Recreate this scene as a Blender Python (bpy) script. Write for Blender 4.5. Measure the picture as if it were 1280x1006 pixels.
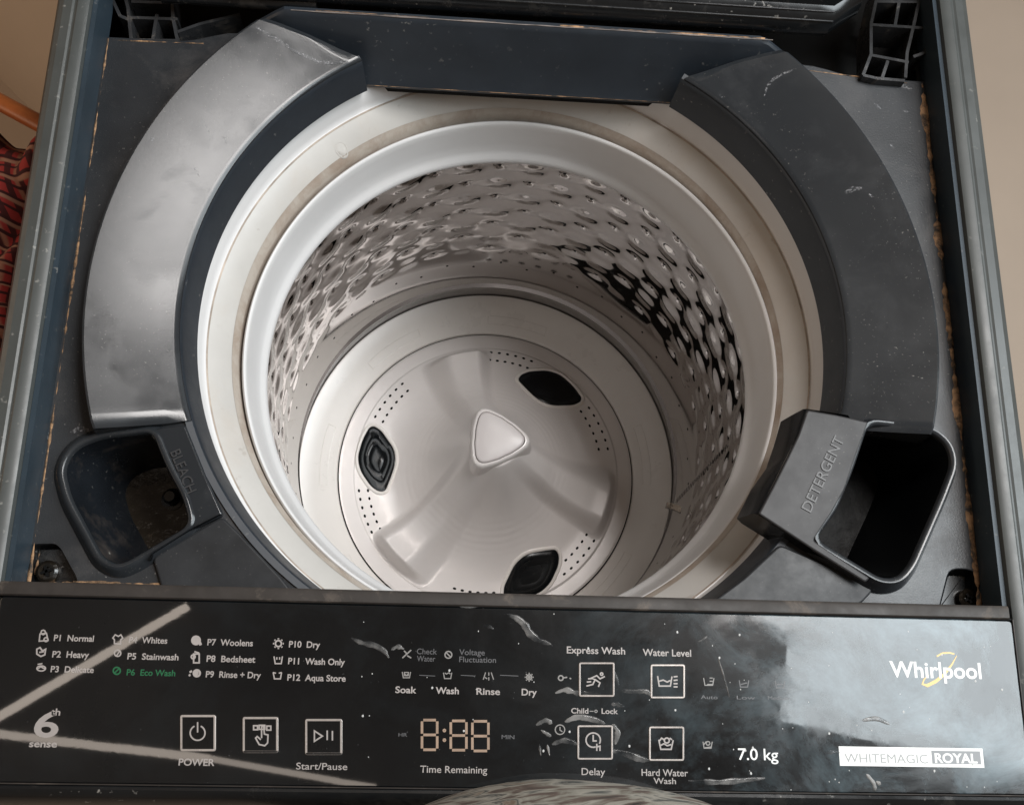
import bpy, bmesh, math, random
from math import sin, cos, pi, radians, sqrt, atan2, hypot, exp
from mathutils import Vector, Matrix, noise
random.seed(7)
S = bpy.context.scene
for o in list(bpy.data.objects): bpy.data.objects.remove(o)
C = S.collection

# ------------------------------------------------------------------ camera, world, lights, exposure
CM = ((0.996938, -0.037397, -0.068675), (0.016178, 0.957866, -0.286758), (0.076506, 0.284769, 0.955538))
CP = Vector((-0.045713, -0.225323, 0.576719)); FPX = 1317.4536
cd = bpy.data.cameras.new('camera'); cam = bpy.data.objects.new('camera', cd); C.objects.link(cam)
cd.sensor_width = 36; cd.lens = FPX / 1280 * 36; cd.clip_start = 0.01; cd.clip_end = 50
cam.matrix_world = Matrix.Translation(CP) @ Matrix(CM).to_4x4()
S.camera = cam
S.view_settings.view_transform = 'Standard'; S.view_settings.look = 'None'
S.view_settings.exposure = 0.27; S.view_settings.gamma = 1
w = bpy.data.worlds.new('World'); S.world = w; w.use_nodes = True
w.node_tree.nodes['Background'].inputs[0].default_value = (0.36, 0.27, 0.20, 1)
w.node_tree.nodes['Background'].inputs[1].default_value = 0.34

def area(name, loc, target, sx, sy, radiance, col):
    l = bpy.data.lights.new(name, 'AREA'); l.shape = 'RECTANGLE'; l.size = sx; l.size_y = sy
    l.energy = radiance * pi * sx * sy; l.color = col
    o = bpy.data.objects.new(name, l); C.objects.link(o); o.location = loc
    o.rotation_euler = (Vector(target) - Vector(loc)).to_track_quat('-Z', 'Y').to_euler()
    return o
wl = area('window_light', (1.16, 0.09, 1.28), (0, 0.0, -0.05), 0.85, 1.15, 8.5, (0.88, 0.96, 1.0))
wl.rotation_euler.rotate_axis('Z', radians(-14))
area('overhead_fill', (0.56, 0.36, 1.62), (0.02, 0.08, 0), 0.66, 0.34, 24.0, (1.0, 0.965, 0.94))  # unseen fill lamp added overhead to brighten the drum and left arm
area('wall_bounce_light', (-1.7, -0.1, 0.35), (0, 0, -0.05), 1.8, 0.8, 1.2, (1.0, 0.76, 0.56))

def at(u, v, z):
    d = Vector(((u - 640) / FPX, -(v - 503) / FPX, -1)); R = Matrix(CM); d = R @ d
    t = (z - CP.z) / d.z
    return CP + d * t
def gap_light(p, q, wd, height, radiance, col):
    # narrow daylight gap high above the machine; the glossy panel mirrors it
    E = []
    for u, v in (p, q):
        P = at(u, v, 0.026); d = P - CP; d.z = -d.z; E.append(P + d*((height - 0.026)/d.z))
    a, b = E; l = bpy.data.lights.new('daylight_gap', 'AREA'); l.shape = 'RECTANGLE'; l.size = (b - a).length; l.size_y = wd
    l.energy = radiance*pi*l.size*wd; l.color = col
    o = bpy.data.objects.new('daylight_gap', l); C.objects.link(o); o.location = (a + b)/2; o.rotation_euler = (pi, 0, -atan2(b.y - a.y, b.x - a.x))
    R = Matrix.Rotation(atan2(b.y - a.y, b.x - a.x), 3, 'Z') ; o.rotation_euler = R.to_euler()
    return o
def axy(u, v, z):
    p = at(u, v, z); return (p.x, p.y)

gap_light((-40, 918), (235, 757), 0.017, 1.6, 6.5, (1.0, 0.86, 0.74))
gap_light((-40, 912), (262, 948), 0.015, 1.6, 5.5, (1.0, 0.86, 0.74))
gap_light((258, 947), (470, 984), 0.011, 1.6, 4.5, (1.0, 0.86, 0.74))
# ------------------------------------------------------------------ materials
def nt(m): return m.node_tree.nodes, m.node_tree.links
def mat(name, base, rough=0.4, metal=0.0, spec=0.5, coat=0.0, coat_rough=0.05, bump=0.0, bscale=400, bdist=0.0004,
        dirt=None, dirt_col=(0.5, 0.45, 0.4), dscale=30, dlo=0.55, dhi=0.7, damt=0.6, var=0.0, vscale=12, rvar=0.0, blotch=None, speck=0.0, speck_col=(0.6, 0.57, 0.52), sscale=260):
    m = bpy.data.materials.new(name); m.use_nodes = True; N, L = nt(m); b = N['Principled BSDF']
    b.inputs['Base Color'].default_value = (*base, 1); b.inputs['Roughness'].default_value = rough
    b.inputs['Metallic'].default_value = metal; b.inputs['Specular IOR Level'].default_value = spec
    b.inputs['Coat Weight'].default_value = coat; b.inputs['Coat Roughness'].default_value = coat_rough
    tc = N.new('ShaderNodeTexCoord')
    def nz(sc, det=6, ro=0.6, dist=0.0):
        n = N.new('ShaderNodeTexNoise'); n.inputs['Scale'].default_value = sc; n.inputs['Detail'].default_value = det
        n.inputs['Roughness'].default_value = ro; n.inputs['Distortion'].default_value = dist
        L.new(tc.outputs['Object'], n.inputs['Vector']); return n.outputs['Fac']
    def mr(src, a, c, lo, hi):
        n = N.new('ShaderNodeMapRange'); n.inputs[1].default_value = a; n.inputs[2].default_value = c
        n.inputs[3].default_value = lo; n.inputs[4].default_value = hi; L.new(src, n.inputs[0]); return n.outputs[0]
    def mix(f, a, c):
        n = N.new('ShaderNodeMix'); n.data_type = 'RGBA'
        if isinstance(f, float): n.inputs[0].default_value = f
        else: L.new(f, n.inputs[0])
        for i, x in ((6, a), (7, c)):
            if isinstance(x, tuple): n.inputs[i].default_value = (*x, 1)
            else: L.new(x, n.inputs[i])
        return n.outputs[2]
    col = base; rsrc = None
    if var:
        f = mr(nz(vscale, 5, 0.65), 0.3, 0.7, 0, 1)
        col = mix(f, tuple(c * (1 - var) for c in base), tuple(min(1, c * (1 + var)) for c in base))
    masks = []
    if dirt:
        f = mr(nz(dscale, 8, 0.7, 0.4), dlo, dhi, 0, damt); col = mix(f, col, dirt_col); masks.append(f)
    if blotch:
        f = mr(nz(blotch[0], 3, 0.5, 0.3), 0.46, 0.56, 0, blotch[1]); col = mix(f, col, blotch[2]); masks.append(f)
        f = mr(nz(blotch[0]*4.3, 4, 0.6, 0.5), 0.56, 0.68, 0, blotch[1]*0.6); col = mix(f, col, blotch[2]); masks.append(f)
    if speck:
        f = mr(nz(sscale, 3, 0.5), 0.66, 0.74, 0, speck)
        f2 = mr(nz(14, 3, 0.6), 0.45, 0.62, 0, 1)
        mm = N.new('ShaderNodeMath'); mm.operation = 'MULTIPLY'; L.new(f, mm.inputs[0]); L.new(f2, mm.inputs[1])
        col = mix(mm.outputs[0], col, speck_col); masks.append(mm.outputs[0])
    if not isinstance(col, tuple): L.new(col, b.inputs['Base Color'])
    if rvar or masks:
        r = mr(nz(vscale * 1.7 + 3, 6, 0.7), 0.3, 0.7, max(0, rough - rvar), min(1, rough + rvar))
        for f in masks:
            n = N.new('ShaderNodeMix'); n.data_type = 'FLOAT'; L.new(f, n.inputs[0]); L.new(r, n.inputs[2]); n.inputs[3].default_value = 0.75
            r = n.outputs[0]
        L.new(r, b.inputs['Roughness'])
    if bump:
        bn = N.new('ShaderNodeBump'); bn.inputs['Strength'].default_value = bump; bn.inputs['Distance'].default_value = bdist
        L.new(nz(bscale, 4, 0.55), bn.inputs['Height']); L.new(bn.outputs[0], b.inputs['Normal'])
    return m

M = {}
M['deck'] = mat('dark_plastic', (0.020, 0.022, 0.025), 0.36, spec=0.42, var=0.25, vscale=9, rvar=0.1, bump=0.35, bscale=900, bdist=0.0003,
                dirt=True, dirt_col=(0.11, 0.10, 0.095), dscale=22, dlo=0.52, dhi=0.76, damt=0.4, blotch=(15, 0.12, (0.05, 0.05, 0.05)), speck=0.3, sscale=520)
M['arm'] = mat('worn_grey_plastic', (0.021, 0.0235, 0.0265), 0.14, spec=0.36, var=0.06, vscale=16, rvar=0.015, bump=0.07, bscale=1100, bdist=0.0002,
               dirt=True, dirt_col=(0.11, 0.115, 0.12), dscale=26, dlo=0.5, dhi=0.8, damt=0.15, blotch=(9, 0.14, (0.06, 0.062, 0.065)), speck=0.2, sscale=600)
M['wall_in'] = mat('smooth_dark_plastic', (0.019, 0.0245, 0.032), 0.42, var=0.2, vscale=20, rvar=0.08, speck=0.25)
M['lining'] = mat('blue_black_plastic', (0.028, 0.042, 0.055), 0.42, spec=0.3, var=0.2, vscale=20, speck=0.25)
M['rail'] = mat('grey_rail_plastic', (0.055, 0.060, 0.058), 0.42, var=0.18, vscale=14, rvar=0.1, speck=0.3)
M['black'] = mat('black_plastic', (0.008, 0.009, 0.010), 0.22, rvar=0.08, var=0.2, dirt=True, dirt_col=(0.09, 0.08, 0.07), dscale=35, dlo=0.55, dhi=0.78, damt=0.5, speck=0.5)
M['hinge'] = mat('hinge_plastic', (0.03, 0.031, 0.033), 0.3, rvar=0.1, var=0.3, vscale=60, dirt=True, dirt_col=(0.2, 0.17, 0.14), dscale=60, dlo=0.58, dhi=0.72, damt=0.6)
M['lower'] = mat('dull_grey_plastic', (0.026, 0.027, 0.029), 0.40, spec=0.25, var=0.25, vscale=30, rvar=0.1, speck=0.2, sscale=600)
M['drawer'] = mat('matt_grey_plastic', (0.034, 0.033, 0.034), 0.42, spec=0.22, var=0.15, vscale=30, rvar=0.05, speck=0.2, sscale=600)
M['residue'] = mat('wet_black_residue', (0.006, 0.006, 0.006), 0.5, spec=0.12, rvar=0.1, bump=0.5, bscale=200, bdist=0.001, dirt=True, dirt_col=(0.10, 0.10, 0.10), dscale=160, dlo=0.62, dhi=0.74, damt=0.3)
M['white'] = mat('white_plastic', (0.68, 0.67, 0.665), 0.34, var=0.03, vscale=14, rvar=0.06, dirt=True, dirt_col=(0.58, 0.51, 0.44), dscale=9, dlo=0.5, dhi=0.8, damt=0.15)
M['tub'] = mat('aged_white_plastic', (0.50, 0.48, 0.452), 0.42, var=0.06, vscale=18, rvar=0.06, dirt=True, dirt_col=(0.45, 0.34, 0.24), dscale=11, dlo=0.48, dhi=0.8, damt=0.4, speck=0.4, speck_col=(0.2, 0.14, 0.1), sscale=120)
M['base'] = mat('drum_floor_plastic', (0.78, 0.74, 0.70), 0.30, var=0.04, rvar=0.05)
M['puls'] = mat('pearl_grey_plastic', (0.72, 0.68, 0.66), 0.34, metal=0.12, var=0.03, rvar=0.04)
M['cap'] = mat('cap_plastic', (0.56, 0.52, 0.51), 0.35)
M['steel'] = mat('polished_steel', (0.50, 0.475, 0.46), 0.055, metal=1.0, rvar=0.02, vscale=30, var=0.05)
M['band'] = mat('brushed_steel', (0.30, 0.285, 0.28), 0.2, metal=1.0, rvar=0.06, vscale=40)
M['hole'] = mat('hole_black', (0.005, 0.005, 0.005), 0.6, spec=0.1)
M['insert'] = mat('insert_black', (0.005, 0.006, 0.007), 0.22, spec=0.22, rvar=0.05)
M['well'] = mat('well_dark', (0.010, 0.012, 0.015), 0.3, rvar=0.1, var=0.3, dirt=True, dirt_col=(0.07, 0.055, 0.045), dscale=40, dlo=0.52, dhi=0.7, damt=0.5, speck=0.3)
M['grime'] = mat('grimy_floor', (0.010, 0.008, 0.006), 0.13, rvar=0.05, var=0.5, vscale=60, bump=0.5, bscale=120, bdist=0.001, dirt=True, dirt_col=(0.16, 0.12, 0.08), dscale=90, dlo=0.6, dhi=0.76, damt=0.35)
M['crust'] = mat('dried_dirt', (0.36, 0.21, 0.11), 0.85, var=0.6, vscale=70, bump=1.0, bscale=300, bdist=0.001, dirt=True, dirt_col=(0.03, 0.025, 0.02), dscale=120, dlo=0.45, dhi=0.6, damt=1.0)
M['ink'] = mat('printed_ink', (0.34, 0.31, 0.295), 0.4, var=0.1, vscale=60)
M['ink_dim'] = mat('unlit_ink', (0.085, 0.085, 0.09), 0.4, var=0.1)
M['ink_green'] = mat('green_ink', (0.012, 0.11, 0.045), 0.4)
M['ink_white'] = mat('white_ink', (0.80, 0.80, 0.78), 0.4)
M['ink_grey'] = mat('grey_badge_ink', (0.30, 0.31, 0.31), 0.4)
M['ink_dark'] = mat('dark_badge_ink', (0.22, 0.23, 0.24), 0.4)
M['gold'] = mat('gold_ink', (0.72, 0.48, 0.16), 0.35)
M['segment'] = mat('display_segment', (0.30, 0.21, 0.15), 0.4, var=0.2, vscale=120)
M['chrome'] = mat('button_frame_metal', (0.42, 0.38, 0.355), 0.28, metal=0.4, rvar=0.1, var=0.15, vscale=50)
M['trim'] = mat('trim_plastic', (0.036, 0.031, 0.028), 0.5, spec=0.25, var=0.3, vscale=30, rvar=0.1, dirt=True, dirt_col=(0.25, 0.2, 0.16), dscale=30, dlo=0.55, dhi=0.72, damt=0.5)
M['emboss'] = mat('embossed_plastic', (0.042, 0.042, 0.044), 0.36, spec=0.35)
M['floor'] = mat('beige_floor_paint', (0.50, 0.41, 0.33), 0.6, var=0.06, vscale=2)
M['wallp'] = mat('beige_wall_paint', (0.60, 0.50, 0.40), 0.8, var=0.05, vscale=2)
M['wood'] = mat('orange_varnished_wood', (0.42, 0.12, 0.03), 0.3, var=0.3, vscale=30)

def glass_mat():
    m = bpy.data.materials.new('panel_glass_film'); m.use_nodes = True; N, L = nt(m); b = N['Principled BSDF']
    b.inputs['Coat Weight'].default_value = 1.0; b.inputs['Coat Roughness'].default_value = 0.028
    b.inputs['Specular IOR Level'].default_value = 0.15
    tc = N.new('ShaderNodeTexCoord')
    def nz(sc, det, ro, dist=0.0, vec=None):
        n = N.new('ShaderNodeTexNoise'); n.inputs['Scale'].default_value = sc; n.inputs['Detail'].default_value = det
        n.inputs['Roughness'].default_value = ro; n.inputs['Distortion'].default_value = dist
        L.new(vec or tc.outputs['Object'], n.inputs['Vector']); return n.outputs['Fac']
    def mr(src, a, c, lo, hi):
        n = N.new('ShaderNodeMapRange'); n.inputs[1].default_value = a; n.inputs[2].default_value = c
        n.inputs[3].default_value = lo; n.inputs[4].default_value = hi; L.new(src, n.inputs[0]); return n.outputs[0]
    # film grime plus painted pale haze of the sky reflection, stronger to the right
    sx = N.new('ShaderNodeSeparateXYZ'); L.new(tc.outputs['Object'], sx.inputs[0])
    side = mr(sx.outputs[0], 0.02, 0.24, 0.03, 1.0)
    g = mr(nz(16, 10, 0.72, 0.6), 0.46, 0.68, 0, 1)
    mm = N.new('ShaderNodeMath'); mm.operation = 'MULTIPLY'; L.new(side, mm.inputs[0]); L.new(g, mm.inputs[1])
    mx = N.new('ShaderNodeMix'); mx.data_type = 'RGBA'; L.new(mm.outputs[0], mx.inputs[0])
    mx.inputs[6].default_value = (0.0035, 0.0045, 0.0055, 1); mx.inputs[7].default_value = (0.11, 0.15, 0.17, 1)
    sp = mr(nz(500, 2, 0.5), 0.74, 0.80, 0, 0.25)
    mx2 = N.new('ShaderNodeMix'); mx2.data_type = 'RGBA'; L.new(sp, mx2.inputs[0]); L.new(mx.outputs[2], mx2.inputs[6]); mx2.inputs[7].default_value = (0.3, 0.3, 0.3, 1)
    L.new(mx2.outputs[2], b.inputs['Base Color'])
    L.new(mr(nz(12, 8, 0.7, 0.5), 0.35, 0.65, 0.12, 0.30), b.inputs['Roughness'])
    bn = N.new('ShaderNodeBump'); bn.inputs['Strength'].default_value = 0.08; bn.inputs['Distance'].default_value = 0.0002
    L.new(nz(22, 4, 0.5, 0.8), bn.inputs['Height']); L.new(bn.outputs[0], b.inputs['Coat Normal'])
    c1 = mr(nz(19, 7, 0.65, 0.5), 0.42, 0.62, 0.0, 0.16); side2 = mr(sx.outputs[0], 0.02, 0.12, 0.0, 1.0)
    m1 = N.new('ShaderNodeMath'); m1.operation = 'MULTIPLY_ADD'; L.new(c1, m1.inputs[0]); L.new(side2, m1.inputs[1]); m1.inputs[2].default_value = 0.022
    L.new(m1.outputs[0], b.inputs['Coat Roughness'])
    return m
M['glass'] = glass_mat()
def blister_mat():
    m = bpy.data.materials.new('film_blister'); m.use_nodes = True; N, L = nt(m); b = N['Principled BSDF']
    tc = N.new('ShaderNodeTexCoord'); n = N.new('ShaderNodeTexNoise'); n.inputs['Scale'].default_value = 90; n.inputs['Detail'].default_value = 6
    L.new(tc.outputs['Object'], n.inputs['Vector'])
    r = N.new('ShaderNodeValToRGB'); r.color_ramp.elements[0].position = 0.35; r.color_ramp.elements[0].color = (0.03, 0.035, 0.04, 1)
    r.color_ramp.elements[1].position = 0.7; r.color_ramp.elements[1].color = (0.30, 0.29, 0.28, 1)
    L.new(n.outputs['Fac'], r.inputs[0]); L.new(r.outputs[0], b.inputs['Base Color']); b.inputs['Roughness'].default_value = 0.16
    mp = N.new('ShaderNodeMapRange'); mp.inputs[1].default_value = 0.35; mp.inputs[2].default_value = 0.6; mp.inputs[3].default_value = 0.12; mp.inputs[4].default_value = 0.72
    L.new(n.outputs['Fac'], mp.inputs[0]); L.new(mp.outputs[0], b.inputs['Alpha'])
    return m
M['blister'] = blister_mat()
def plaid_mat():
    m = bpy.data.materials.new('red_plaid_cotton'); m.use_nodes = True; N, L = nt(m); b = N['Principled BSDF']; b.inputs['Roughness'].default_value = 0.9
    tc = N.new('ShaderNodeTexCoord'); cur = None
    base = N.new('ShaderNodeRGB'); base.outputs[0].default_value = (0.36, 0.035, 0.03, 1); cur = base.outputs[0]
    for ang, sc, col, lo in ((0, 70, (0.07, 0.012, 0.012), 0.62), (90, 46, (0.38, 0.2, 0.13), 0.86), (0, 30, (0.34, 0.16, 0.1), 0.9), (90, 90, (0.05, 0.01, 0.01), 0.8)):
        mp = N.new('ShaderNodeMapping'); mp.inputs['Rotation'].default_value = (0, 0, radians(ang + 12)); L.new(tc.outputs['UV'], mp.inputs[0])
        wv = N.new('ShaderNodeTexWave'); wv.inputs['Scale'].default_value = sc / 12; wv.inputs['Distortion'].default_value = 0.6; wv.inputs['Detail'].default_value = 2
        L.new(mp.outputs[0], wv.inputs[0])
        mr = N.new('ShaderNodeMapRange'); mr.inputs[1].default_value = lo; mr.inputs[2].default_value = min(1, lo + 0.1); L.new(wv.outputs['Fac'], mr.inputs[0])
        mx = N.new('ShaderNodeMix'); mx.data_type = 'RGBA'; L.new(mr.outputs[0], mx.inputs[0]); L.new(cur, mx.inputs[6]); mx.inputs[7].default_value = (*col, 1); cur = mx.outputs[2]
    L.new(cur, b.inputs['Base Color'])
    return m
M['plaid'] = plaid_mat()
def marble_mat():
    m = bpy.data.materials.new('marbled_print_cotton'); m.use_nodes = True; N, L = nt(m); b = N['Principled BSDF']; b.inputs['Roughness'].default_value = 0.7
    tc = N.new('ShaderNodeTexCoord'); mp = N.new('ShaderNodeMapping'); mp.inputs['Scale'].default_value = (1, 2.6, 2); mp.inputs['Rotation'].default_value = (0, 0, 0.35); L.new(tc.outputs['Object'], mp.inputs[0])
    n = N.new('ShaderNodeTexNoise'); n.inputs['Scale'].default_value = 24; n.inputs['Detail'].default_value = 5; n.inputs['Distortion'].default_value = 1.6; L.new(mp.outputs[0], n.inputs['Vector'])
    r = N.new('ShaderNodeValToRGB'); e = r.color_ramp.elements; e[0].position = 0.30; e[0].color = (0.02, 0.025, 0.025, 1); e[1].position = 0.75; e[1].color = (0.45, 0.43, 0.38, 1)
    for p, c in ((0.42, (0.16, 0.12, 0.10)), (0.46, (0.28, 0.27, 0.23)), (0.52, (0.42, 0.40, 0.35)), (0.58, (0.05, 0.06, 0.06)), (0.62, (0.33, 0.30, 0.25)), (0.67, (0.20, 0.14, 0.10))):
        x = e.new(p); x.color = (*c, 1)
    L.new(n.outputs['Fac'], r.inputs[0]); L.new(r.outputs[0], b.inputs['Base Color'])
    return m
M['marble'] = marble_mat()

# ------------------------------------------------------------------ helpers
ROOTZ = 0.95
def tag(o, label=None, cat=None, group=None, kind=None):
    for k, v in (('label', label), ('category', cat), ('group', group), ('kind', kind)):
        if v: o[k] = v
    return o
def empty(name, loc):
    o = bpy.data.objects.new(name, None); C.objects.link(o); o.location = loc; o.empty_display_size = 0.1; return o
def world_of(p):
    v = Vector((0, 0, 0))
    while p is not None: v += p.location; p = p.parent
    return v
def link(name, me, m, parent=None, smooth=True, angle=32):
    if m is not None and not me.materials: me.materials.append(m)
    if smooth and me.polygons:
        me.polygons.foreach_set('use_smooth', [True] * len(me.polygons)); me.set_sharp_from_angle(angle=radians(angle))
    o = bpy.data.objects.new(name, me); C.objects.link(o)
    if parent is not None:
        o.parent = parent; o.location = -world_of(parent)      # every mesh is modelled in scene coordinates
    return o
def pymesh(name, V, F, m, parent=None, smooth=True, angle=32):
    me = bpy.data.meshes.new(name); me.from_pydata([tuple(v) for v in V], [], F); me.update()
    bm = bmesh.new(); bm.from_mesh(me); bmesh.ops.recalc_face_normals(bm, faces=bm.faces); bm.to_mesh(me); bm.free()
    return link(name, me, m, parent, smooth, angle)
def rings(name, R, m, parent=None, closed=True, cap0=False, cap1=False, angle=32, smooth=True):
    """loft through rings of equal length"""
    V = [p for r in R for p in r]; n = len(R[0]); F = []
    for i in range(len(R) - 1):
        for j in range(n if closed else n - 1):
            k = (j + 1) % n; F.append((i*n + j, i*n + k, (i+1)*n + k, (i+1)*n + j))
    if cap0: F.append(tuple(range(n)))
    if cap1: F.append(tuple((len(R)-1)*n + j for j in range(n)))
    return pymesh(name, V, F, m, parent, smooth, angle)
BX, BY = 0.0016, -0.0027      # the basket hangs a little off the middle
def lathe(name, prof, m, parent, a0=0, a1=360, n=144, cx=0, cy=0, closed=False, angle=32):
    full = abs(a1 - a0) >= 360; cnt = n if full else n + 1
    R = []
    for i in range(cnt):
        a = radians(a0 + (a1 - a0) * i / n)
        R.append([(cx + r*cos(a), cy + r*sin(a), z) for r, z in prof])
    if full: R.append(R[0])
    V = [p for r in R[:cnt] for p in r]; k = len(prof); F = []
    for i in range(cnt if full else cnt - 1):
        i2 = (i + 1) % cnt
        for j in range(k if closed else k - 1):
            j2 = (j + 1) % k; F.append((i*k + j, i2*k + j, i2*k + j2, i*k + j2))
    if closed and not full:
        F.append(tuple(range(k))); F.append(tuple((cnt-1)*k + j for j in range(k)))
    return pymesh(name, V, F, m, parent, True, angle)
def fillet(P, r, seg=5):
    """round the corners of a closed 2D polygon"""
    out = []; n = len(P)
    for i in range(n):
        a, b, c = Vector(P[i-1]), Vector(P[i]), Vector(P[(i+1) % n])
        u = (a - b); v = (c - b); rr = r[i] if isinstance(r, (list, tuple)) else r
        l = min(rr, u.length * 0.48, v.length * 0.48); p = b + u.normalized()*l; q = b + v.normalized()*l
        for k in range(seg + 1):
            t = k / seg; out.append(tuple((1-t)**2 * p + 2*t*(1-t) * b + t*t * q))
    return out
def offset(P, d):
    n = len(P); A = sum(P[i-1][0]*P[i][1] - P[i][0]*P[i-1][1] for i in range(n)); s = 1 if A > 0 else -1
    out = []
    for i in range(n):
        a, b, c = Vector(P[i-1]), Vector(P[i]), Vector(P[(i+1) % n])
        t = (c - a).normalized(); out.append((b.x + s*t.y*d, b.y - s*t.x*d))
    return out
def plate(name, outer, holes, z0, z1, bevel, m, parent, angle=32):
    """flat slab with holes, rounded top and bottom edges"""
    cu = bpy.data.curves.new('c', 'CURVE'); cu.dimensions = '2D'; cu.fill_mode = 'BOTH'
    for P in [outer] + list(holes):
        s = cu.splines.new('POLY'); s.points.add(len(P) - 1); s.use_cyclic_u = True
        for i, p in enumerate(P): s.points[i].co = (p[0], p[1], 0, 1)
    h = (z1 - z0) / 2; cu.extrude = max(h - bevel, 0.00005); cu.bevel_depth = bevel; cu.bevel_resolution = 2; cu.offset = -bevel
    t = bpy.data.objects.new('t', cu); C.objects.link(t); dg = bpy.context.evaluated_depsgraph_get()
    me = bpy.data.meshes.new_from_object(t.evaluated_get(dg)); me.name = name
    bpy.data.objects.remove(t); bpy.data.curves.remove(cu); me.materials.clear()
    zc = (z0 + z1) / 2
    for v in me.vertices: v.co.z += zc
    return link(name, me, m, parent, True, angle)
def box(x0, x1, y0, y1, z0, z1, V, F):
    b = len(V); V += [(x, y, z) for z in (z0, z1) for y in (y0, y1) for x in (x0, x1)]
    F += [tuple(b + i for i in f) for f in ((0,1,3,2), (4,5,7,6), (0,1,5,4), (2,3,7,6), (0,2,6,4), (1,3,7,5))]
def bar(V, F, a, b, wd, z0, z1):
    """flat-topped rib from a to b (2D)"""
    a, b = Vector(a), Vector(b); t = (b - a).normalized(); nn = Vector((-t.y, t.x)) * wd/2; k = len(V)
    for z in (z0, z1):
        for p in (a + nn, a - nn, b - nn, b + nn): V.append((p.x, p.y, z))
    F += [tuple(k + i for i in f) for f in ((0,1,2,3), (4,5,6,7), (0,1,5,4), (1,2,6,5), (2,3,7,6), (3,0,4,7))]
def tube(name, pts, rad, m, parent=None, n=10, closed=False):
    pts = [Vector(p) for p in pts]; R = []
    rr = rad if isinstance(rad, (list, tuple)) else [rad]*len(pts)
    for i, p in enumerate(pts):
        a = pts[i-1] if (i > 0 or closed) else p; b = pts[(i+1) % len(pts)] if (i < len(pts)-1 or closed) else p
        t = (b - a).normalized(); u = t.orthogonal() if abs(t.z) > 0.9 else Vector((-t.y, t.x, 0)).normalized(); v = t.cross(u).normalized()
        R.append([p + (u*cos(2*pi*k/n) + v*sin(2*pi*k/n))*rr[i] for k in range(n)])
    if closed: R.append(R[0])
    return rings(name, R, m, parent, True, not closed, not closed, 60)

# ================================================================== the washing machine
wm = empty('washing_machine', (0, 0, -ROOTZ))
tag(wm, 'open top-loading washing machine with dark grey deck, steel drum and black glossy control panel', 'washing machine')

# ---- cabinet body below the rails
def skirt():
    sec = [(-0.2885, -0.02), (-0.2895, -0.12), (-0.290, -0.93)]
    V, F = [], []
    P = [(-0.289, -0.278), (0.289, -0.278), (0.289, 0.305), (-0.289, 0.305)]; P = fillet(P, 0.012, 4)
    R = [[(x, y, z) for x, y in P] for z in (-0.03, -0.10, -0.5, -0.94)]
    return rings('cabinet', R, M['rail'], wm, True, False, True)
skirt()
for x in (-0.24, 0.24):
    for y in (-0.23, 0.25): lathe('foot', [(0.0001, -0.939), (0.018, -0.939), (0.022, -0.944), (0.022, -0.954), (0.0001, -0.954)], M['black'], wm, n=20, cx=x, cy=y)

# ---- side rails
def rail(s):
    sec = [(-0.2620, -0.006), (-0.2620, 0.0215), (-0.2628, 0.0240), (-0.2650, 0.0252), (-0.2690, 0.0255), (-0.2702, 0.0246), (-0.2712, 0.0244), (-0.2725, 0.0250),
           (-0.2775, 0.0246), (-0.2810, 0.0225), (-0.2838, 0.0180), (-0.2860, 0.0100), (-0.2880, -0.005), (-0.2888, -0.03), (-0.270, -0.03)]
    ys = [(-0.279, -0.012), (-0.277, -0.004), (-0.272, -0.0015), (-0.262, 0)] + [(-0.262 + 0.556*i/30, 0) for i in range(1, 31)] + [(0.300, -0.004), (0.303, -0.012)]
    R = [[(-x + 0.0024 if s > 0 else x, y, z + dz) for x, z in sec] for y, dz in ys]
    return rings('side_rail', R, M['rail'], wm, True, True, True, 25)
rail(-1); rail(1)
# dark inner lining of each rail
for s in (-1, 1):
    V, F = [], []; box(*((-0.2618, -0.2590) if s < 0 else (0.2618, 0.2643)), -0.168, 0.27, -0.004, 0.0212, V, F)
    o = pymesh('rail_lining', V, F, M['lining'], wm, False)

# ---- deck pieces, left and right of the opening
def arc(r, a0, a1, n, cx=0, cy=0): return [(cx + r*cos(radians(a0 + (a1-a0)*i/n)), cy + r*sin(radians(a0 + (a1-a0)*i/n))) for i in range(n+1)]
BL_px = [(191, 540), (126, 547), (94, 560), (79, 585), (88, 622), (128, 697), (147, 706), (163, 700), (238, 656), (229, 622), (211, 589), (199, 562)]
bl = fillet([axy(u, v, 0.004) for u, v in BL_px], 0.006, 4)
DT_px = [(1085, 530), (1163, 539), (1184, 556), (1190, 580), (1174, 622), (1137, 706), (1122, 723), (1100, 723), (1019, 674), (1046, 636), (1066, 587)]
dt = fillet([axy(u, v, 0.010) for u, v in DT_px], 0.006, 4)
SL = [axy(u, v, 0) for u, v in [(36, 678), (70, 677), (78, 684), (100, 724), (98, 742), (22, 742)]]
SR = [axy(u, v, 0) for u, v in [(1187, 712), (1206, 711), (1222, 716), (1232, 770), (1172, 770)]]
Lp = [(-0.2618, -0.1760), (-0.2618, 0.1735), (-0.214, 0.1738), (-0.205, 0.1755), (-0.196, 0.1785), (-0.186, 0.1815), (-0.165, 0.183)] + arc(0.1965, 122, 243, 60)
plate('deck', Lp, [offset(bl, 0.002)[::-1], fillet(SL, 0.004, 3)], -0.004, 0.0, 0.0008, M['deck'], wm)
Rp = [(0.2640, -0.1760), (0.2640, 0.1768), (0.219, 0.1768), (0.208, 0.1785), (0.197, 0.1815), (0.188, 0.1835), (0.165, 0.185)] + arc(0.1965, 58, -63, 60)
plate('deck', Rp, [offset(dt, 0.002)[::-1], fillet(SR, 0.004, 3)], -0.004, 0.0, 0.0008, M['deck'], wm)

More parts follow.
